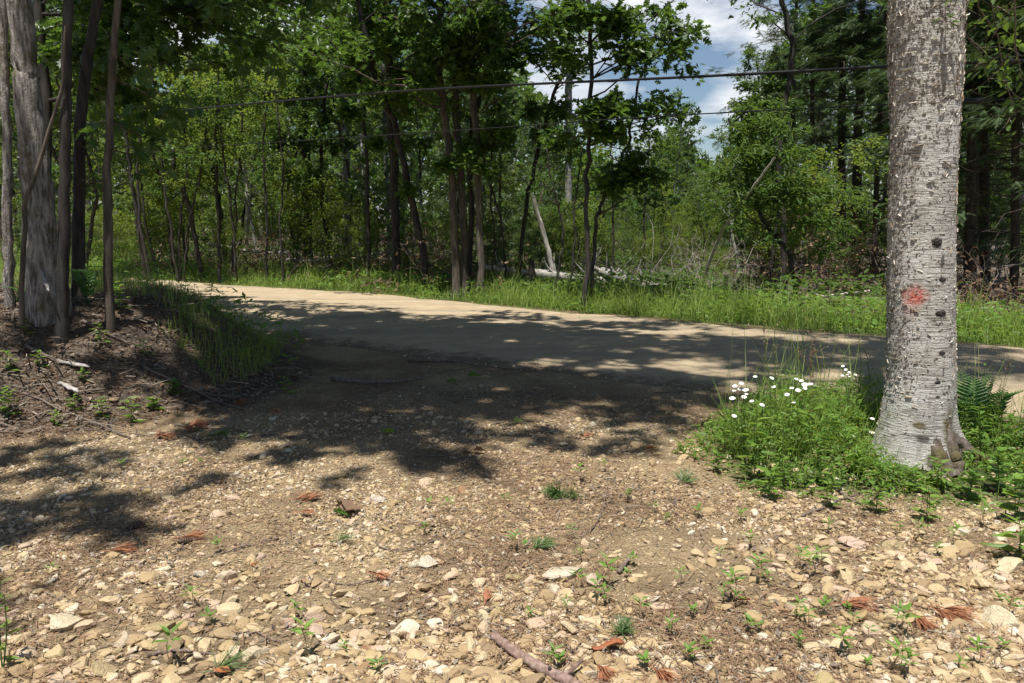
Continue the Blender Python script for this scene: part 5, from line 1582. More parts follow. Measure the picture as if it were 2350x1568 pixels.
TG = 'fallen twigs on the gravel'
for q, (pts, r, lab) in enumerate([
        ([(760, 878), (840, 884), (905, 884), (970, 876)], .022, 'thick grey fallen limb lying in the shaded turnout'),
        ([(935, 832), (1040, 835), (1120, 845), (1235, 855)], .016, 'long dark branch lying along the shaded near edge of the road'),
        ([(1000, 858), (1080, 846)], .004, None), ([(8, 890), (80, 920), (190, 968), (300, 1010)], .012, 'long pale stick lying down the face of the shaded bank'),
        ([(330, 850), (420, 892), (500, 925), (560, 945)], .014, 'brown stick lying down the middle of the shaded bank'), ([(190, 745), (250, 775), (320, 800)], .014, 'stick below the thin bank tree'),
        ([(400, 980), (480, 985), (560, 992)], .006, 'thin twig at the toe of the shaded bank'), ([(100, 985), (230, 990), (350, 1005)], .006, 'long thin twig along the foot of the bank'),
        ([(1905, 1120), (1980, 1160), (2030, 1130), (2100, 1108)], .007, 'pale fallen twig in the weeds before the birch root'), ([(1840, 1190), (1900, 1165), (1960, 1140), (2030, 1118)], .008, 'grey fallen branch at the front of the weed patch'),
        ([(1690, 1340), (1720, 1300)], .003, None), ([(1255, 1150), (1230, 1090), (1210, 1052)], .003, None),
        ([(2010, 1395), (2060, 1360), (2130, 1345), (2200, 1395)], .005, 'arched dead twig above the rust-coloured needles'), ([(1890, 1402), (1990, 1404), (2080, 1396)], .004, 'straight twig left of the rust-coloured needles'),
        ([(1370, 1200), (1390, 1160), (1365, 1210), (1335, 1235)], .005, 'kinked twig right of the green pine sprig'), ([(1170, 1175), (1240, 1215), (1330, 1215)], .004, 'twig curving below the green pine sprig'),
        ([(950, 1255), (1010, 1240), (1040, 1195)], .005, 'forked twig in the middle of the gravel'), ([(850, 1245), (900, 1268), (960, 1262)], .005, 'dark twig left of the white stone cluster'),
        ([(1370, 1410), (1400, 1460), (1415, 1500)], .005, None), ([(1385, 1475), (1440, 1530), (1470, 1580)], .008, 'brown branchlet running down beside the curled red bark'), ([(1300, 1490), (1330, 1530), (1350, 1568)], .005, 'grey peg-like twig crossing the flat cream slab'),
        ([(1140, 1400), (1070, 1432), (1010, 1450)], .006, 'straight brown twig above the bare stick'), ([(640, 1240), (560, 1260), (470, 1285)], .005, 'long thin twig in the shaded left gravel'), ([(880, 1335), (800, 1345), (720, 1335)], .004, 'thin arched twig above the pale heap'),
        ([(600, 1180), (520, 1185), (420, 1195)], .003, None), ([(230, 1205), (250, 1170), (240, 1240)], .006, None), ([(390, 1200), (420, 1250), (400, 1275)], .006, 'short forked twig near the flat pink stone'), ([(340, 1510), (420, 1500), (530, 1515)], .008, 'dark twig in the lower left rubble'),
        ([(640, 1475), (570, 1455), (500, 1470)], .004, None), ([(800, 1410), (760, 1380), (770, 1350)], .004, 'crooked twig standing over the pale heap'), ([(1060, 1046), (980, 1050), (900, 1042)], .005, 'twig lying along the edge of the shade'),
        ([(1420, 1320), (1445, 1290)], .012, 'short thick grey stick end right of the long white slab'), ([(1560, 1420), (1600, 1400), (1720, 1412)], .003, None), ([(1900, 1480), (1960, 1520), (2000, 1568)], .004, None), ([(1700, 1490), (1740, 1530), (1745, 1568)], .004, None),
        ([(2090, 1060), (2150, 1055), (2190, 1048)], .004, 'thin twig leaning on the birch root'), ([(1690, 1000), (1640, 985), (1560, 975)], .006, 'twig at the shaded edge of the weed patch'), ([(1160, 970), (1090, 985), (1030, 1000)], .006, 'thin branch in the middle of the shaded turnout'),
        ([(700, 1010), (620, 1000), (540, 1010)], .007, None), ([(60, 800), (130, 835), (210, 850)], .018, 'half-rotten branch near the top of the bank'), ([(1580, 900), (1500, 905)], .006, None)]):
    if lab is None: lab = f'slight dead twig {min(SLAND, key=lambda s: np.hypot(s[0] - pts[0][0], s[1] - pts[0][1]))[2]}'
    stick('fallen_twig' if r < .011 else 'fallen_branch', pts, r, r * .5, lab, 'twig', TG, seed=q, cat='twig' if r < .011 else 'branch')

# weathered wood slabs on the bank
for q, (px, py, l, w, rz, lab) in enumerate([(160, 846, .34, .055, -.1, 'grey splintered wood piece high on the bank'), (150, 895, .42, .06, -.6, 'weathered flat wood splinter on the face of the bank'), (100, 640, .3, .03, -.9, 'pale broken branch leaning on the stout furrowed trunk')]):
    p = gnd(px, py) if q < 2 else at(105, 650, Yb - .3)
    g = np.random.default_rng(60 + q); n = 12; s = np.linspace(-.5, .5, n)
    m = MB(); Pq = np.stack([s * l, g.normal(0, .006, n), g.normal(0, .006, n) + .03], -1)
    V, F, C = tube(Pq, w * .5 * (1 - np.abs(s) ** 3 * 5.5).clip(.25) * (1 + .2 * g.normal(size=n)), 7, True, .2, g); V[:, 2] = (V[:, 2] - .03) * .5 + .03
    m.add(V, F, C); o = m.build('wood_piece', M['log'], None, True); o.location = p; o.rotation_euler = (0, .15 if q < 2 else .6, rz); tag(o, lab, 'wood piece')

# curled red bark
p = gnd(1395, 1502); g = np.random.default_rng(70); n, k = 14, 9
m = MB(); V = []
for a in range(n):
    s = a / (n - 1) - .5
    for b in range(k):
        th = -.3 + 2.4 * b / (k - 1); r = .028 * (1 - .5 * abs(s)) * (1 + .12 * g.normal())
        V.append((s * .115, r * cos(th), .006 + r * sin(th) + .012 * sin(s * 5)))
a, b = np.meshgrid(np.arange(n - 1), np.arange(k - 1), indexing='ij'); i0 = (a * k + b).ravel()
m.add(V, np.stack([i0, i0 + 1, i0 + k + 1, i0 + k], -1)); o = m.build('bark_piece', M['red_leaf'], None, True); o.location = p + [0, 0, .012]; o.rotation_euler = (0, 0, .15)
sm = o.modifiers.new('thickness', 'SOLIDIFY'); sm.thickness = .005
tag(o, 'curled rust-red bark piece near the bottom edge', 'bark piece')

# needle bunches
def bunch(name, px, py, n, L, w, mat, label, fan=.5, az=0., cat='needle bunch', group=None, rise=.25, k=1):
    g = np.random.default_rng(int(px + py)); p = gnd(px, py); m = MB()
    for c in range(k):
        c0 = np.array([g.normal() * .03 * (k > 1), g.normal() * .02 * (k > 1), .012]); az0 = az + g.normal() * .7 * (k > 1)
        m.add(*tube([c0 - [.05 * cos(az0), .05 * sin(az0), 0], c0], .0025, 4), tint=.1)
        a = az0 + g.normal(0, fan, n); e = np.abs(g.normal(0, rise, n))
        X = np.stack([np.cos(a) * np.cos(e), np.sin(a) * np.cos(e), np.sin(e) - .05], -1)
        R = frames(X, np.tile([0, 0, 1.], (n, 1)) + g.normal(size=(n, 3)) * .5)
        V = np.array([(0, -.5, 0), (0, .5, 0), (.5, -.5, .05), (.5, .5, .05), (1, -.3, -.06), (1, .3, -.06)]); F = np.array([[0, 2, 3, 1], [2, 4, 5, 3]])
        l = L * g.uniform(.75, 1.1, n)
        inst(m, V, F, R, np.stack([l, np.full(n, w), l], -1), np.tile(c0, (n, 1)), g.random(n))
    o = m.build(name, M[mat], None, False); o.location = p + [0, 0, .012]
    return tag(o, label, cat, group)


RG = 'rust-coloured needle bunches on the gravel'
for px, py, n, L, az, k, lab in [(2100, 1430, 60, .10, -1.4, 1, 'left one of the hanging rust needle tufts on the right'), (2145, 1412, 60, .09, -1.2, 1, 'middle one of the hanging rust needle tufts on the right'), (2165, 1410, 70, .12, -.9, 1, 'right one of the hanging rust needle tufts on the right'),
                                 (1115, 1390, 40, .08, 1.5, 1, 'upright rust needle tuft above the bare stick'), (695, 1160, 60, .09, -.2, 2, 'bright rust needle tuft near the pale boulder'), (690, 1185, 50, .08, 0., 1, 'small rust needle tuft below the bright tuft'),
                                 (420, 1245, 60, .11, .1, 1, 'rust needle tuft beside the pine cone'), (860, 1330, 50, .08, -.5, 1, 'rust needle tuft left of the white stone cluster'), (1375, 1545, 50, .09, -1.3, 1, 'rust needle tuft right of the bare stick'), (1505, 1555, 50, .09, -1., 1, 'rust needle tuft below the curled red bark'),
                                 (255, 1275, 50, .12, .2, 1, 'dull rust needle tuft in the shaded left gravel'), (540, 930, 60, .13, -.6, 2, 'rust needle tuft on the lower bank'), (620, 948, 60, .13, -.6, 1, 'rust needle tuft at the tip of the bank'), (440, 985, 80, .13, .2, 3, 'rust needle heap at the toe of the bank'),
                                 (360, 1010, 60, .12, .2, 2, 'rust needle tuft left of the needle heap at the bank toe'), (1620, 980, 50, .12, .2, 2, 'rust needle tuft at the shaded edge of the weeds'), (1930, 1400, 60, .14, .0, 1, 'flat rust needle spray left of the hanging tufts'), (1340, 1010, 30, .1, 1., 1, 'rust needle tuft in the dappled middle ground')]:
    bunch('needle_tuft', px, py, n, L, .0028, 'rust_needle', lab, .28, az, 'needle tuft', RG, .2, k)
PG = 'fresh green pine sprigs on the gravel'
for px, py, n, L, az, k, lab in [(1280, 1140, 90, .10, -1.5, 4, 'large fresh green pine sprig in the middle of the gravel'), (1415, 1465, 60, .075, 1.5, 2, 'fresh green pine sprig above the curled red bark'), (1225, 1268, 50, .075, .2, 2, 'green pine sprig above the long white slab'),
                                 (500, 1552, 50, .12, .5, 1, 'green pine needles at the bottom left edge'), (780, 1250, 30, .09, .4, 1, 'thin green needle tuft left of the white stone cluster'), (1570, 1115, 50, .1, .6, 2, 'green pine sprig near the weed patch'), (480, 1005, 40, .1, .2, 2, 'green needle sprig at the toe of the bank')]:
    bunch('pine_sprig', px, py, n, L, .0026, 'pine', lab, .6, az, 'pine sprig', PG, .5, k)

# pine cones
def cone(px, py, L, label, rz):
    g = np.random.default_rng(px); p = gnd(px, py); m = MB()
    P_ = np.stack([np.linspace(-.5, .5, 8) * L, np.zeros(8), np.zeros(8)], -1); m.add(*tube(P_, L * .10, 6))
    for a in range(9):
        s = (a + .5) / 9; r = L * .24 * sin(pi * (s * .8 + .15))
        for b in range(9):
            th = b / 9 * 2 * pi + a * .35
            c = np.array([(s - .5) * L, 0, 0]); d = np.array([.45, cos(th), sin(th)]); d /= np.linalg.norm(d); t_ = np.array([0, -sin(th), cos(th)])
            w = L * .075
            m.add([c + t_ * w * .5, c - t_ * w * .5, c + d * r - t_ * w, c + d * r + t_ * w, c + d * r * 1.02 + np.array([-.03 * L, 0, 0])], np.array([[0, 1, 2, 3]]), np.array([[3, 2, 4]]))
    o = m.build('pine_cone', M['cone'], None, False); o.location = p + [0, 0, L * .2]; o.rotation_euler = (.2, 0, rz)
    return tag(o, label, 'pine cone')


cone(312, 1216, .10, 'dark stubby pine cone in the shaded left gravel', 1.0)
cone(430, 1250, .09, 'grey long pine cone beside the rust needle tuft', .3)

# ---------------------------------------------------------------- fallen leaves one can point to
def fallen(px, py, size, mat, label, shape='maple', rz=0., tilt=.3, k=1, group='fallen leaves on the gravel', name='fallen_leaf'):
    g = np.random.default_rng(int(px * 3 + py)); p = gnd(px, py); m = MB()
    V, F = SHAPES[shape]; V = V.copy(); V[:, 2] += .35 * (V[:, 1] ** 2) * 2 + .15 * np.sin(V[:, 0] * 5) * .4
    for q in range(k):
        R = frames(np.array([[cos(rz + q * 1.7), sin(rz + q * 1.7), .15]]), np.array([[g.normal() * tilt, g.normal() * tilt, 1.]]))
        inst(m, V, F, R, np.array([size * g.uniform(.8, 1.1)]), np.array([[g.normal() * .02 * (k > 1), g.normal() * .02 * (k > 1), .012]]), np.array([g.random()]))
    o = m.build(name, M[mat], None, False); o.location = p + [0, 0, .015]
    return tag(o, label, 'fallen leaf', group)


for a in [(1080, 1044, .11, 'dead_leaf', 'curled pale brown leaf at the edge of the shade', 'maple', .2, .6, 2), (790, 1185, .13, 'dead_leaf', 'big crumpled yellow leaf below the pale boulder', 'maple', .5, .5, 2), (800, 1195, .11, 'seedling', 'green fallen leaf under the crumpled yellow leaf', 'oak', 2.5, .4),
          (1480, 1040, .10, 'red_leaf', 'rust leaf at the bright edge of the turnout', 'oak', .3, .4), (1690, 1392, .07, 'red_leaf', 'rust leaf beside the lone seedlings on the right', 'oak', .1, .5), (575, 1312, .055, 'red_leaf', 'rust leaf in the shaded left gravel', 'ovate', .9, .6),
          (1075, 870, .14, 'weed', 'green maple leaf lying in the deep shade', 'maple', .2, .2), (1050, 882, .15, 'weed', 'yellowed oak leaf lying in the deep shade', 'oak', 3., .2), (880, 1002, .12, 'weed', 'green leaf lying on the shaded gravel', 'maple', .6, .2), (1175, 975, .10, 'weed', 'dull green leaf in the middle shade', 'oak', .1, .2),
          (490, 1005, .10, 'weed', 'pale green leaf at the toe of the bank', 'ovate', .1, .2), (1400, 1500, .0, 'red_leaf', '', 'ovate', .1, .2), (1905, 1330, .11, 'dead_leaf', 'brown leaf in the needle-filled hollow', 'oak', .4, .5), (1250, 1040, .08, 'dead_leaf', 'brown leaf near the shade tip', 'oak', .4, .5),
          (530, 1560, .075, 'red_leaf', 'ribbed reddish leaf at the bottom left edge', 'ovate', 3., .3), (1340, 1075, .09, 'dead_leaf', 'tan leaf above the green pine sprig', 'oak', 2., .4), (760, 905, .1, 'weed', 'green leaf by the thick fallen limb', 'oak', 2., .2)]:
    if a[2]: fallen(*a)

# ---------------------------------------------------------------- seedlings
def seedling_mesh(seed, h, n, shape, size):
    g = np.random.default_rng(seed); root = empty('seedling', (0, 0, 0), 'seedling', 'seedling')
    P_ = resample([(0, 0, -.01), (g.normal() * .006, g.normal() * .006, h * .5), (g.normal() * .01, g.normal() * .01, h)], 6)
    m = MB(); m.add(*tube(P_, np.linspace(.0016, .0009, 6), 4)); m.build('stem', M['brown_stem'], root)
    m = MB(); A = []; Dd = []
    for q in range(n):
        z = h * (.55 + .45 * (q + 1) / n); a = q * 2.4 + g.normal() * .3
        A.append((0, 0, z)); Dd.append((cos(a), sin(a), .35 + .4 * q / n))
    X = nrm(Dd); R = frames(X, np.tile([0, 0, 1.], (n, 1)) + g.normal(size=(n, 3)) * .15)
    inst(m, *SHAPES[shape], R, size * g.uniform(.7, 1.15, n), np.array(A), g.random(n)); m.build('leaves', M['seedling'], root, False)
    return root


SEED = [[seedling_mesh(500, .05, 5, 'ovate', .036), 0, 'tiny broad-leaved'], [seedling_mesh(501, .07, 6, 'lance', .045), 0, 'small pointed-leaved'], [seedling_mesh(502, .04, 4, 'ovate', .03), 0, 'two-leaved baby'], [seedling_mesh(503, .11, 8, 'lance', .055), 0, 'upright pointed-leaved'],
        [seedling_mesh(504, .06, 7, 'ovate', .034), 0, 'bushy little']]
SP = [(1395, 1350, 3), (1270, 1545, 3), (1285, 1540, 0), (1480, 1545, 0), (1440, 1330, 0), (1325, 1355, 1), (1370, 1380, 3), (1385, 1395, 1), (1180, 1268, 3), (1205, 1268, 4), (1300, 1410, 1), (1215, 1425, 0), (1030, 1180, 1), (975, 1230, 4), (1160, 1165, 1), (1330, 1110, 3), (1385, 1085, 1),
      (1440, 1155, 4), (1500, 1180, 1), (1530, 1205, 4), (1600, 1190, 0), (1310, 1240, 1), (1330, 1290, 1), (985, 1170, 0), (700, 1510, 3), (395, 1530, 3), (860, 1545, 0), (870, 1555, 1), (790, 1510, 1), (500, 1270, 4), (420, 1075, 0), (480, 1440, 0), (680, 1425, 1), (440, 1395, 1), (120, 1330, 1),
      (1740, 1340, 3), (1760, 1350, 1), (1680, 1385, 3), (1690, 1395, 1), (1660, 1390, 1), (1840, 1310, 3), (1860, 1330, 3), (1650, 1290, 1), (1720, 1260, 1), (1830, 1430, 3), (1850, 1445, 1), (1890, 1420, 4), (1945, 1415, 4), (2060, 1450, 3), (2075, 1470, 3), (1960, 1440, 1), (1995, 1470, 1), (1930, 1510, 3), (1945, 1505, 4),
      (1990, 1540, 0), (2060, 1550, 3), (2080, 1560, 3), (2240, 1535, 3), (2200, 1550, 1), (2290, 1390, 0), (2320, 1420, 1), (2300, 1500, 0), (1720, 1460, 4), (1740, 1455, 0), (1830, 1490, 0), (1560, 1345, 1), (1590, 1420, 0), (1540, 1470, 1), (1580, 1530, 4), (1620, 1500, 0), (2150, 1280, 4), (2060, 1230, 1), (1700, 1200, 0),
      (560, 1020, 1), (280, 1080, 0), (460, 1075, 4), (1880, 1300, 1), (2110, 1245, 3), (2190, 1260, 3), (2260, 1215, 3), (1980, 1190, 3), (2040, 1180, 3), (1900, 1225, 1), (1450, 1300, 0), (1470, 1420, 1)]
gQ = np.random.default_rng(31); cnt = {}
for px, py, v in SP:
    e = SEED[v]; p = gnd(px, py); s = gQ.uniform(.8, 1.25)
    base = f"{e[2]} seedling {min(SLAND, key=lambda q: np.hypot((q[0] - px), (q[1] - py) * 1.4))[2]}"
    c = cnt.get(base, 0); cnt[base] = c + 1
    lab = base if c == 0 else base + ', ' + ['', 'beside the first', 'third of them', 'fourth of them', 'fifth of them', 'sixth of them'][min(c, 5)]
    if not e[1]:
        o = e[0]; e[1] = 1; o.location = p; o.scale = (s,) * 3; o['label'] = lab
    else: o = copy_tree(e[0], p, gQ.uniform(0, 6.28), s, lab)
    o['group'] = 'green seedlings sprouting through the gravel'

for e in SEED:
    if not e[1]:
        for c in list(e[0].children): bpy.data.objects.remove(c)
        bpy.data.objects.remove(e[0])
# broadleaf weeds, one by one
def weed(px, py, h, n, shape, size, label, mat='weed', stems=1, lean=.1, name='weed_plant', cat='weed', group='tall weeds round the turnout', up=.3, z=None, ly=.12):
    g = np.random.default_rng(int(px * 7 + py)); p = gnd(px, py); root = empty(name, p, label, cat, group); m, lv = MB(), MB()
    for s in range(stems):
        a = g.uniform(0, 6.28); t_ = np.array([cos(a) * lean * h, sin(a) * lean * h, h * g.uniform(.8, 1.05)])
        P_ = resample([(0, 0, -.02), t_ * .5 + g.normal(size=3) * .01, t_], 8); m.add(*tube(P_, np.linspace(.004, .002, 8) * (h / .5) ** .5, 5))
        for q in range(n):
            u = ly + (1 - ly) * (q + .5) / n; i = min(int(u * 7), 6); c = P_[i] + (P_[i + 1] - P_[i]) * (u * 7 - i); b = q * 2.4 + g.normal() * .2
            inst(lv, *SHAPES[shape], frames(np.array([[cos(b), sin(b), up * (.4 + u)]]), np.array([[0, 0, 1.]]) + g.normal(size=(1, 3)) * .15), np.array([size * (1.15 - .55 * u) * g.uniform(.8, 1.15)]), c[None], np.array([g.random()]))
    m.build('stem', M['stem'], root); lv.build('leaves', M[mat], root, False)
    return root


for a in [(1728, 1110, .52, 15, 'lance', .16, 'tall weed with long drooping leaves standing through the daisies'), (1800, 1120, .40, 10, 'lance', .13, 'leafy weed right of the tall drooping weed'), (1650, 1085, .16, 8, 'ovate', .09, 'broad-leaved weed at the left tip of the patch'),
          (1770, 1150, .2, 9, 'ovate', .08, 'low broad weed at the front of the daisies'), (1880, 1115, .26, 9, 'ovate', .08, 'yellow-green weed between the daisies and the birch'), (1960, 1090, .16, 9, 'maple', .08, 'lobed-leaf weed left of the birch root'), (2010, 1120, .15, 9, 'lance', .09, 'pointed weed in front of the birch root'),
          (2095, 1130, .15, 9, 'lance', .10, 'sunlit pointed weed before the birch foot'), (2160, 1120, .20, 10, 'lance', .11, 'bright pointed weed right of the birch foot'), (2220, 1150, .2, 8, 'maple', .09, 'maple seedling lower right of the birch'), (2290, 1130, .28, 9, 'maple', .10, 'lobed yellowish plant right of the birch root'),
          (2330, 1200, .26, 9, 'maple', .11, 'maple sapling at the right edge of the weeds'), (2250, 1050, .34, 10, 'ovate', .09, 'shaded weed right of the birch root'), (2300, 1020, .42, 11, 'ovate', .09, 'taller shaded weed behind the ferns'), (2235, 960, .52, 12, 'ovate', .08, 'leafy upright weed beside the ferns'),
          (2010, 1180, .18, 8, 'ovate', .08, 'yellow-green weed on the stony edge of the patch'), (2120, 1200, .2, 8, 'ovate', .085, 'weed among stones below the birch'), (1900, 1170, .16, 8, 'ovate', .07, 'small weed at the front edge of the patch'), (2340, 1290, .26, 8, 'lance', .16, 'grassy plant at the right edge of the rocks'),
          (275, 715, .3, 9, 'maple', .10, 'maple seedling against the thin bank tree'), (235, 790, .18, 8, 'lance', .10, 'weed on the bank below the thin tree'), (95, 850, .14, 7, 'ovate', .08, 'weed near the top of the bank'), (230, 960, .18, 9, 'ovate', .09, 'sunlit weed low on the bank'), (300, 975, .22, 9, 'lance', .11, 'pointed weed at the toe of the bank'),
          (170, 940, .14, 7, 'ovate', .08, 'small weed on the face of the bank'), (60, 770, .14, 7, 'ovate', .08, 'small weed between the stout trunk and the straight dark one'), (330, 820, .16, 8, 'lance', .10, 'pointed weed halfway down the bank'), (20, 860, .2, 8, 'ovate', .09, 'weed at the left edge below the scaly trunk'), (130, 980, .14, 7, 'ovate', .07, 'low weed at the bank foot near the long pale stick'), (400, 905, .14, 7, 'maple', .09, 'shaded weed beside the brown stick on the bank'), (190, 880, .12, 7, 'ovate', .07, 'tiny weed beside the weathered wood'), (15, 960, .26, 10, 'ovate', .10, 'dark leafy weed at the left edge of the bank'), (40, 700, .22, 10, 'lance', .09, 'leafy sprig at the foot of the stout furrowed trunk'), (350, 940, .12, 6, 'maple', .1, 'lobed weed on the shaded lower bank'),
          (480, 740, .62, 18, 'lance', .10, 'tall spiky weed at the grassy end of the bank'), (440, 760, .45, 14, 'lance', .09, 'spiky weed left of the tall spiky weed'), (655, 905, .2, 8, 'lance', .1, 'grassy sprout at the tip of the bank'), (1490, 715, .3, 8, 'maple', .22, 'big-leaved burdock on the sunny verge'), (1350, 612, .9, 16, 'ovate', .14, 'bright leafy sapling beside the slender road-edge oak'),
          (1730, 720, .3, 8, 'ovate', .1, 'broad weed at the edge of the sunny verge'), (5, 1540, .34, 9, 'lance', .06, 'slim yellow-flowered stalk at the left edge')]:
    weed(*a, stems=2 if a[2] < .35 else 1)

# ferns right of the birch
def fern(px, py, n, L, label):
    g = np.random.default_rng(int(px)); p = gnd(px, py); root = empty('fern', p, label, 'fern', 'ferns right of the birch')
    for f in range(n):
        a = f / n * 6.28 + g.normal() * .4; m = MB(); k = 16; L0 = L; L = L0 * g.uniform(.55, 1.15); w_ = g.uniform(.25, .7)
        P_ = resample([(0, 0, 0), (cos(a) * L * .18, sin(a) * L * .18, L * .62), (cos(a) * L * w_, sin(a) * L * w_, L * (1.05 - .35 * w_))], k)
        m.add(*tube(P_, np.linspace(.003, .001, k), 4), tint=.2)
        sd = np.array([-sin(a), cos(a), 0]); tn = nrm(np.gradient(P_, axis=0))
        for sg in (1, -1):
            q = np.arange(3, k - 1); l = L * .26 * np.sin(pi * (q / k) ** .8) + .01
            X = sd * sg + tn[q] * .35
            inst(m, *LANCE, frames(X, np.cross(X, tn[q]) * sg), np.stack([l, l * .75, l], -1), P_[q], g.random(len(q)))
        m.build('frond', M['fern'], root, False); L = L0
    return root


fern(2215, 1010, 7, .46, 'fern touching the right side of the birch'); fern(2265, 1005, 7, .42, 'fern with long pale fronds beside the first fern'); fern(205, 700, 6, .4, 'fern in the shade behind the thin bank tree'); fern(60, 712, 5, .3, 'small fern at the foot of the stout furrowed trunk')

# ---------------------------------------------------------------- daisies
def daisy_head(m_pet, m_disc, c, up, r, g):
    n = 15; up = nrm(up); ref = np.array([1., 0, 0]); x = nrm(np.cross(up, ref)); y = np.cross(up, x)
    for q in range(n):
        a = q / n * 2 * pi; d = x * cos(a) + y * sin(a); s = np.cross(up, d); w = r * .19
        p0, p1, p2 = c + d * r * .25, c + d * r * .7 + up * r * .05, c + d * r * (1 + .06 * g.normal()) - up * r * .08
        m_pet.add([p0 - s * w * .5, p0 + s * w * .5, p1 + s * w, p1 - s * w, p2 + s * w * .6, p2 - s * w * .6], np.array([[0, 1, 2, 3], [3, 2, 4, 5]]))
    V = [c + up * r * .16]; k = 10
    for rr_, zz_ in ((.2, .12), (.31, .02)):
        for q in range(k): V.append(c + (x * cos(q / k * 2 * pi) + y * sin(q / k * 2 * pi)) * r * rr_ + up * r * zz_)
    m_disc.add(V, np.array([[0, 1 + q, 1 + (q + 1) % k] for q in range(k)]), np.array([[1 + q, 1 + k + q, 1 + k + (q + 1) % k, 1 + (q + 1) % k] for q in range(k)]))


def daisy(zx, zy, label, Y, r=.019, base=None, bud=False):
    px, py = 1549 + zx * .3408, 688.5 + zy * .3408
    g = np.random.default_rng(int(zx * 3 + zy)); hd = at(px, py, Y)
    b = np.array([hd[0] + g.normal() * .04, Y + .05 + g.normal() * .05, 0]) if base is None else np.array(base, float)
    if base is None: b[0] += (1.75 - b[0]) * .25
    b[2] = float(H(b[0], b[1]))
    root = empty('daisy', b, label, 'daisy', 'white daisies by the birch')
    m = MB(); P_ = resample([b, (b + hd) / 2 + [g.normal() * .02, g.normal() * .02, .03], hd], 8); m.add(*tube(P_, np.linspace(.0022, .0013, 8), 4))
    A = [P_[i] for i in (1, 2, 3, 4)]; m.build('stem', M['stem'], root, True, b)
    m = MB(); leaves(m, g, A, [(g.normal(), g.normal(), .2) for _ in A], 1, .05, 'lance', .0, .4, .003); m.build('leaves', M['weed'], root, False, b)
    mp, md = MB(), MB(); daisy_head(mp, md, hd, np.array([g.normal() * .22 - .1, -.35 + g.normal() * .2, 1.]), r, g)
    fh = mp.build('flower_head', M['petal'], root, False, b); md.build('disc', M['disc'], fh, True, b)
    return root


DL = ['topmost daisy on the left of the tall weed', 'daisy behind the tall drooping weed, high up', 'left-leaning daisy in profile above the pair', 'daisy in profile, far left group, upper', 'daisy in profile at the far left, middle', 'daisy in profile right of the far left pair', 'open daisy of the left group, upper', 'open daisy of the left group, below the upper one',
      'daisy in profile just below the left group', 'open daisy low on the left of the patch', 'daisy below the tall weed, seen from the side', 'daisy close to the stem of the tall weed', 'left one of the top pair right of the tall weed', 'right one of the top pair right of the tall weed', 'upper left one of the clustered trio', 'rightmost of the clustered trio',
      'largest daisy, lowest of the clustered trio', 'daisy just left of the clustered trio', 'small daisy left of the clustered trio', 'daisy between the trio and the tall weed', 'lone daisy below the clustered trio', 'daisy in profile at the extreme left of the patch', 'drooping daisy near the shaded gravel', 'daisy hidden low among the front leaves',
      'lone open daisy nearest the birch', 'daisy in profile left of the lone one near the birch', 'small daisy just above the lone one near the birch']
DZ = [(540, 515), (653, 525), (447, 560), (403, 578), (398, 610), (440, 597), (475, 605), (480, 632), (465, 652), (517, 680), (588, 706), (662, 583), (823, 530), (850, 543), (875, 570), (908, 565), (876, 594), (830, 607), (785, 592), (755, 636), (795, 690), (385, 660), (400, 780), (818, 935), (1327, 890), (1215, 915), (1330, 798)]
gD = np.random.default_rng(17)
for (zx, zy), lab in zip(DZ, DL):
    daisy(zx, zy, lab, 4.95 + gD.uniform(-.12, .25), gD.uniform(.0135, .0195))
# fleabane: one plant with several small heads
b = gnd(1948, 1010); root = empty('fleabane', b, 'fleabane with a spray of small white heads left of the birch', 'wildflower'); ms, mp, md = MB(), MB(), MB()
for q, (zx, zy) in enumerate([(1130, 445), (1150, 468), (1175, 487), (1130, 508), (1172, 513), (1215, 502), (1160, 500)]):
    hd = at(1549 + zx * .3408, 688.5 + zy * .3408, 5.5); md_ = (b + hd) / 2 + [0, 0, .1]
    ms.add(*tube(resample([b, md_, hd], 7), np.linspace(.003, .0012, 7), 4)); daisy_head(mp, md, hd, np.array([.1 * (q - 3), -.4, 1.]), .012, gD)
ms.build('stem', M['stem'], root, True, b); fh = mp.build('flower_head', M['petal'], root, False, b); md.build('disc', M['disc'], fh, True, b)

# slender seed stalks in front of the road
def stalk(pts, Y, r, label, seedy=0, mat='stem', smat='brown_stem'):
    g = np.random.default_rng(int(pts[0][0])); P_ = line(pts, Y); P_[0][2] = float(H(P_[0][0], P_[0][1])); b = P_[0].copy(); root = empty('seed_stalk', b, label, 'seed stalk', 'slender seed stalks by the birch')
    m = MB(); Q = resample(P_, 12); m.add(*tube(Q, np.linspace(.0028, .0012, 12), 4))
    sd = MB()
    for q in range(9):
        i = int(g.integers(4, 12)); e = Q[i] + g.normal(size=3) * [.04, .03, .02] + [0, 0, .07]; m.add(*tube([Q[i], (Q[i] + e) / 2, e], [.0012, .001, .0008], 3))
        leaves(sd, g, [Q[i] + (e - Q[i]) * u for u in (.4, .7, 1.)], [(0, 0, 1)] * 3, 2 + seedy * 3, .012 if not seedy else .014, 'ovate', .1, .6, .006)
    m.build('stem', M[mat], root, True, b); tag(sd.build('seed_head', M[smat], root, False, b), kind='stuff')


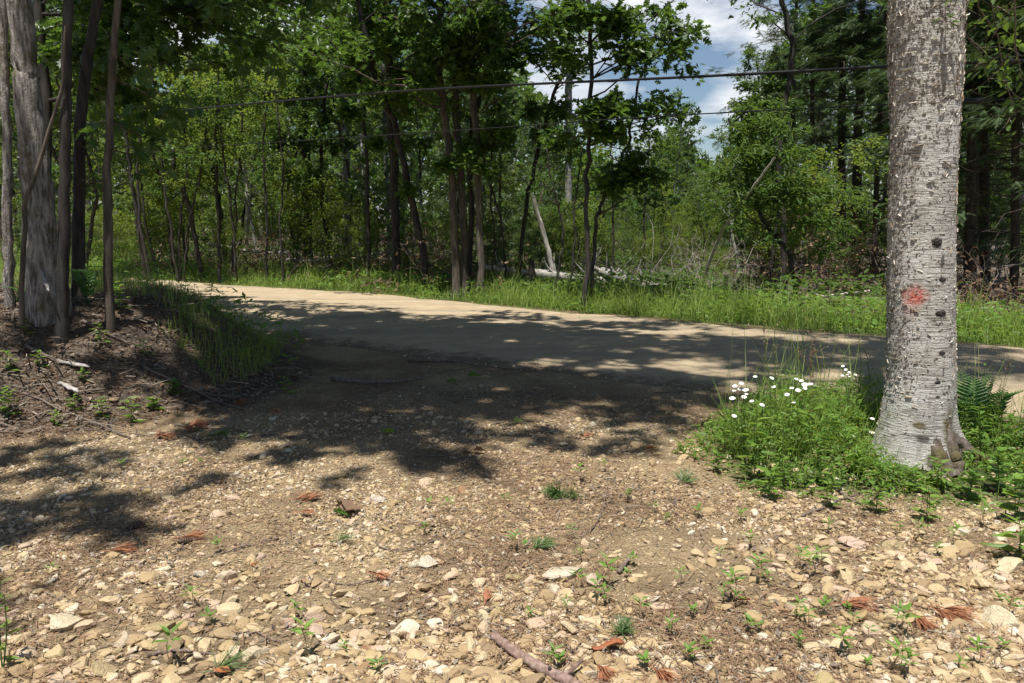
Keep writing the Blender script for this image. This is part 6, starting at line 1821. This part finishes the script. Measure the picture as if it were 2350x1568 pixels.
stalk([(1770, 1000), (1768, 900), (1756, 800), (1750, 725)], 5.0, .003, 'green stalk reaching over the road above the daisies')
stalk([(1776, 1000), (1780, 880), (1776, 790), (1785, 715)], 5.05, .003, 'tall green stalk right beside the reaching green stalk')
stalk([(1835, 1000), (1838, 850), (1842, 780), (1838, 720)], 5.1, .003, 'thin stalk behind the brown dock')
stalk([(1865, 1010), (1862, 900), (1858, 840), (1862, 790)], 5.1, .004, 'rust-brown dock stalk standing above the daisies', 1, 'brown_stem', 'dead_leaf')
stalk([(1990, 1000), (1996, 900), (1992, 830), (1984, 800)], 5.6, .002, 'fine grass stalk left of the birch')
stalk([(2290, 1000), (2300, 900), (2316, 830)], 5.6, .002, 'fine grass stalk right of the birch')

# ================================================================== CABLES
def cable(name, pts, Ys, r, label, grp='overhead cables along the road', extra=None):
    P_ = [at(x, y, Y) for (x, y), Y in zip(pts, Ys)]; Q = resample(P_, 60); m = MB(); V, F, C = tube(Q, r, 8, True); m.add(V, F, C)
    c = Q[0]; o = m.build(name, M['cable'], None, True, c); o.location = c
    return tag(o, label, 'cable', grp)


def road_Y(dx): return float(np.interp(dx, [-300, 100, 380, 900, 1600, 2040, 2350, 2700], [32, 23.5, 20, 15.2, 11.4, 9.7, 8.7, 7.8]))


c1 = [(-250, 286), (110, 277), (380, 256), (900, 211), (1600, 176), (2040, 153), (2350, 140), (2650, 132)]
c2 = [(-250, 372), (110, 362), (340, 345), (720, 321), (1100, 296), (1500, 268), (2040, 240), (2350, 227), (2650, 216)]
c3 = [(600, 52), (900, 28), (1150, 7), (1350, -12), (2000, -70)]
cable('thick_cable', c1, [road_Y(p[0]) for p in c1], .019, 'thick black overhead cable, lower and heavier of the upper two')
o2 = cable('thin_cable', c2, [road_Y(p[0]) for p in c2], .0085, 'thin black overhead cable below the thick one')
pq = at(2222, 233, road_Y(2222)); m = MB(); d = nrm(at(2260, 231, road_Y(2260)) - at(2190, 234, road_Y(2190))); m.add(*tube([pq - d * .16, pq - d * .14, pq + d * .14, pq + d * .16], [.012, .034, .034, .012], 8)[:2])
m.build('splice_case', M['cable'], o2, True, np.array(o2.location))
cable('power_wire', c3, [road_Y(p[0]) * 1.05 for p in c3], .006, 'faint topmost wire between the treetops')

# ================================================================== LIGHT + SKY
sun_el = math.asin(SUN[2]); sun_az = math.atan2(SUN[0], SUN[1])
ld = bpy.data.lights.new('sun', 'SUN'); ld.energy = 5.0; ld.angle = radians(.7); ld.color = (1, .955, .88)
lo = bpy.data.objects.new('sun', ld); COL.objects.link(lo)
from mathutils import Vector
lo.rotation_euler = Vector(SUN.tolist()).to_track_quat('Z', 'Y').to_euler()
lo.location = (0, -20, 60)

w = bpy.data.worlds.new('World'); scene.world = w; w.use_nodes = True
nt = w.node_tree; nt.nodes.clear()
out = nt.nodes.new('ShaderNodeOutputWorld')
sky = nt.nodes.new('ShaderNodeTexSky'); sky.sky_type = 'NISHITA'; sky.sun_disc = False
sky.sun_elevation = sun_el; sky.sun_rotation = sun_az; sky.altitude = 300; sky.air_density = 1.0; sky.dust_density = .6; sky.ozone_density = 2.0
b1 = nt.nodes.new('ShaderNodeBackground'); b1.inputs[1].default_value = .062
lk(nt, sky.outputs[0], b1.inputs[0])
tc = nt.nodes.new('ShaderNodeTexCoord').outputs['Generated']
cn = noise(nt, mapping(nt, tc, (3.2, 3.2, 8.5), loc=(2.3, 0.4, .3)), 1.3, 7, .55)
zs = nt.nodes.new('ShaderNodeSeparateXYZ'); lk(nt, tc, zs.inputs[0])
mask = math_n(nt, 'MULTIPLY', ramp(nt, cn, [(.49, 0.), (.61, 1.)]), ramp(nt, zs.outputs[2], [(.26, 1.), (.44, .0)]))
shade = ramp(nt, noise(nt, mapping(nt, tc, (5, 5, 11), loc=(1, 2, .1)), 1.6, 5), [(.35, (.62, .68, .78)), (.6, (.95, .97, 1.0))])
b2 = nt.nodes.new('ShaderNodeBackground'); b2.inputs[1].default_value = .66
lk(nt, shade, b2.inputs[0])
ms_ = nt.nodes.new('ShaderNodeMixShader'); lk(nt, mask, ms_.inputs[0]); lk(nt, b1.outputs[0], ms_.inputs[1]); lk(nt, b2.outputs[0], ms_.inputs[2])
lk(nt, ms_.outputs[0], out.inputs[0])
w.cycles.sampling_method = 'MANUAL'; w.cycles.sample_map_resolution = 512

scene.view_settings.view_transform = 'Standard'; scene.view_settings.look = 'None'; scene.view_settings.exposure = .66; scene.view_settings.gamma = 1
cy_ = scene.cycles
cy_.max_bounces = 5; cy_.diffuse_bounces = 3; cy_.glossy_bounces = 2; cy_.transmission_bounces = 3; cy_.transparent_max_bounces = 4
cy_.caustics_reflective = False; cy_.caustics_refractive = False; cy_.sample_clamp_indirect = 4
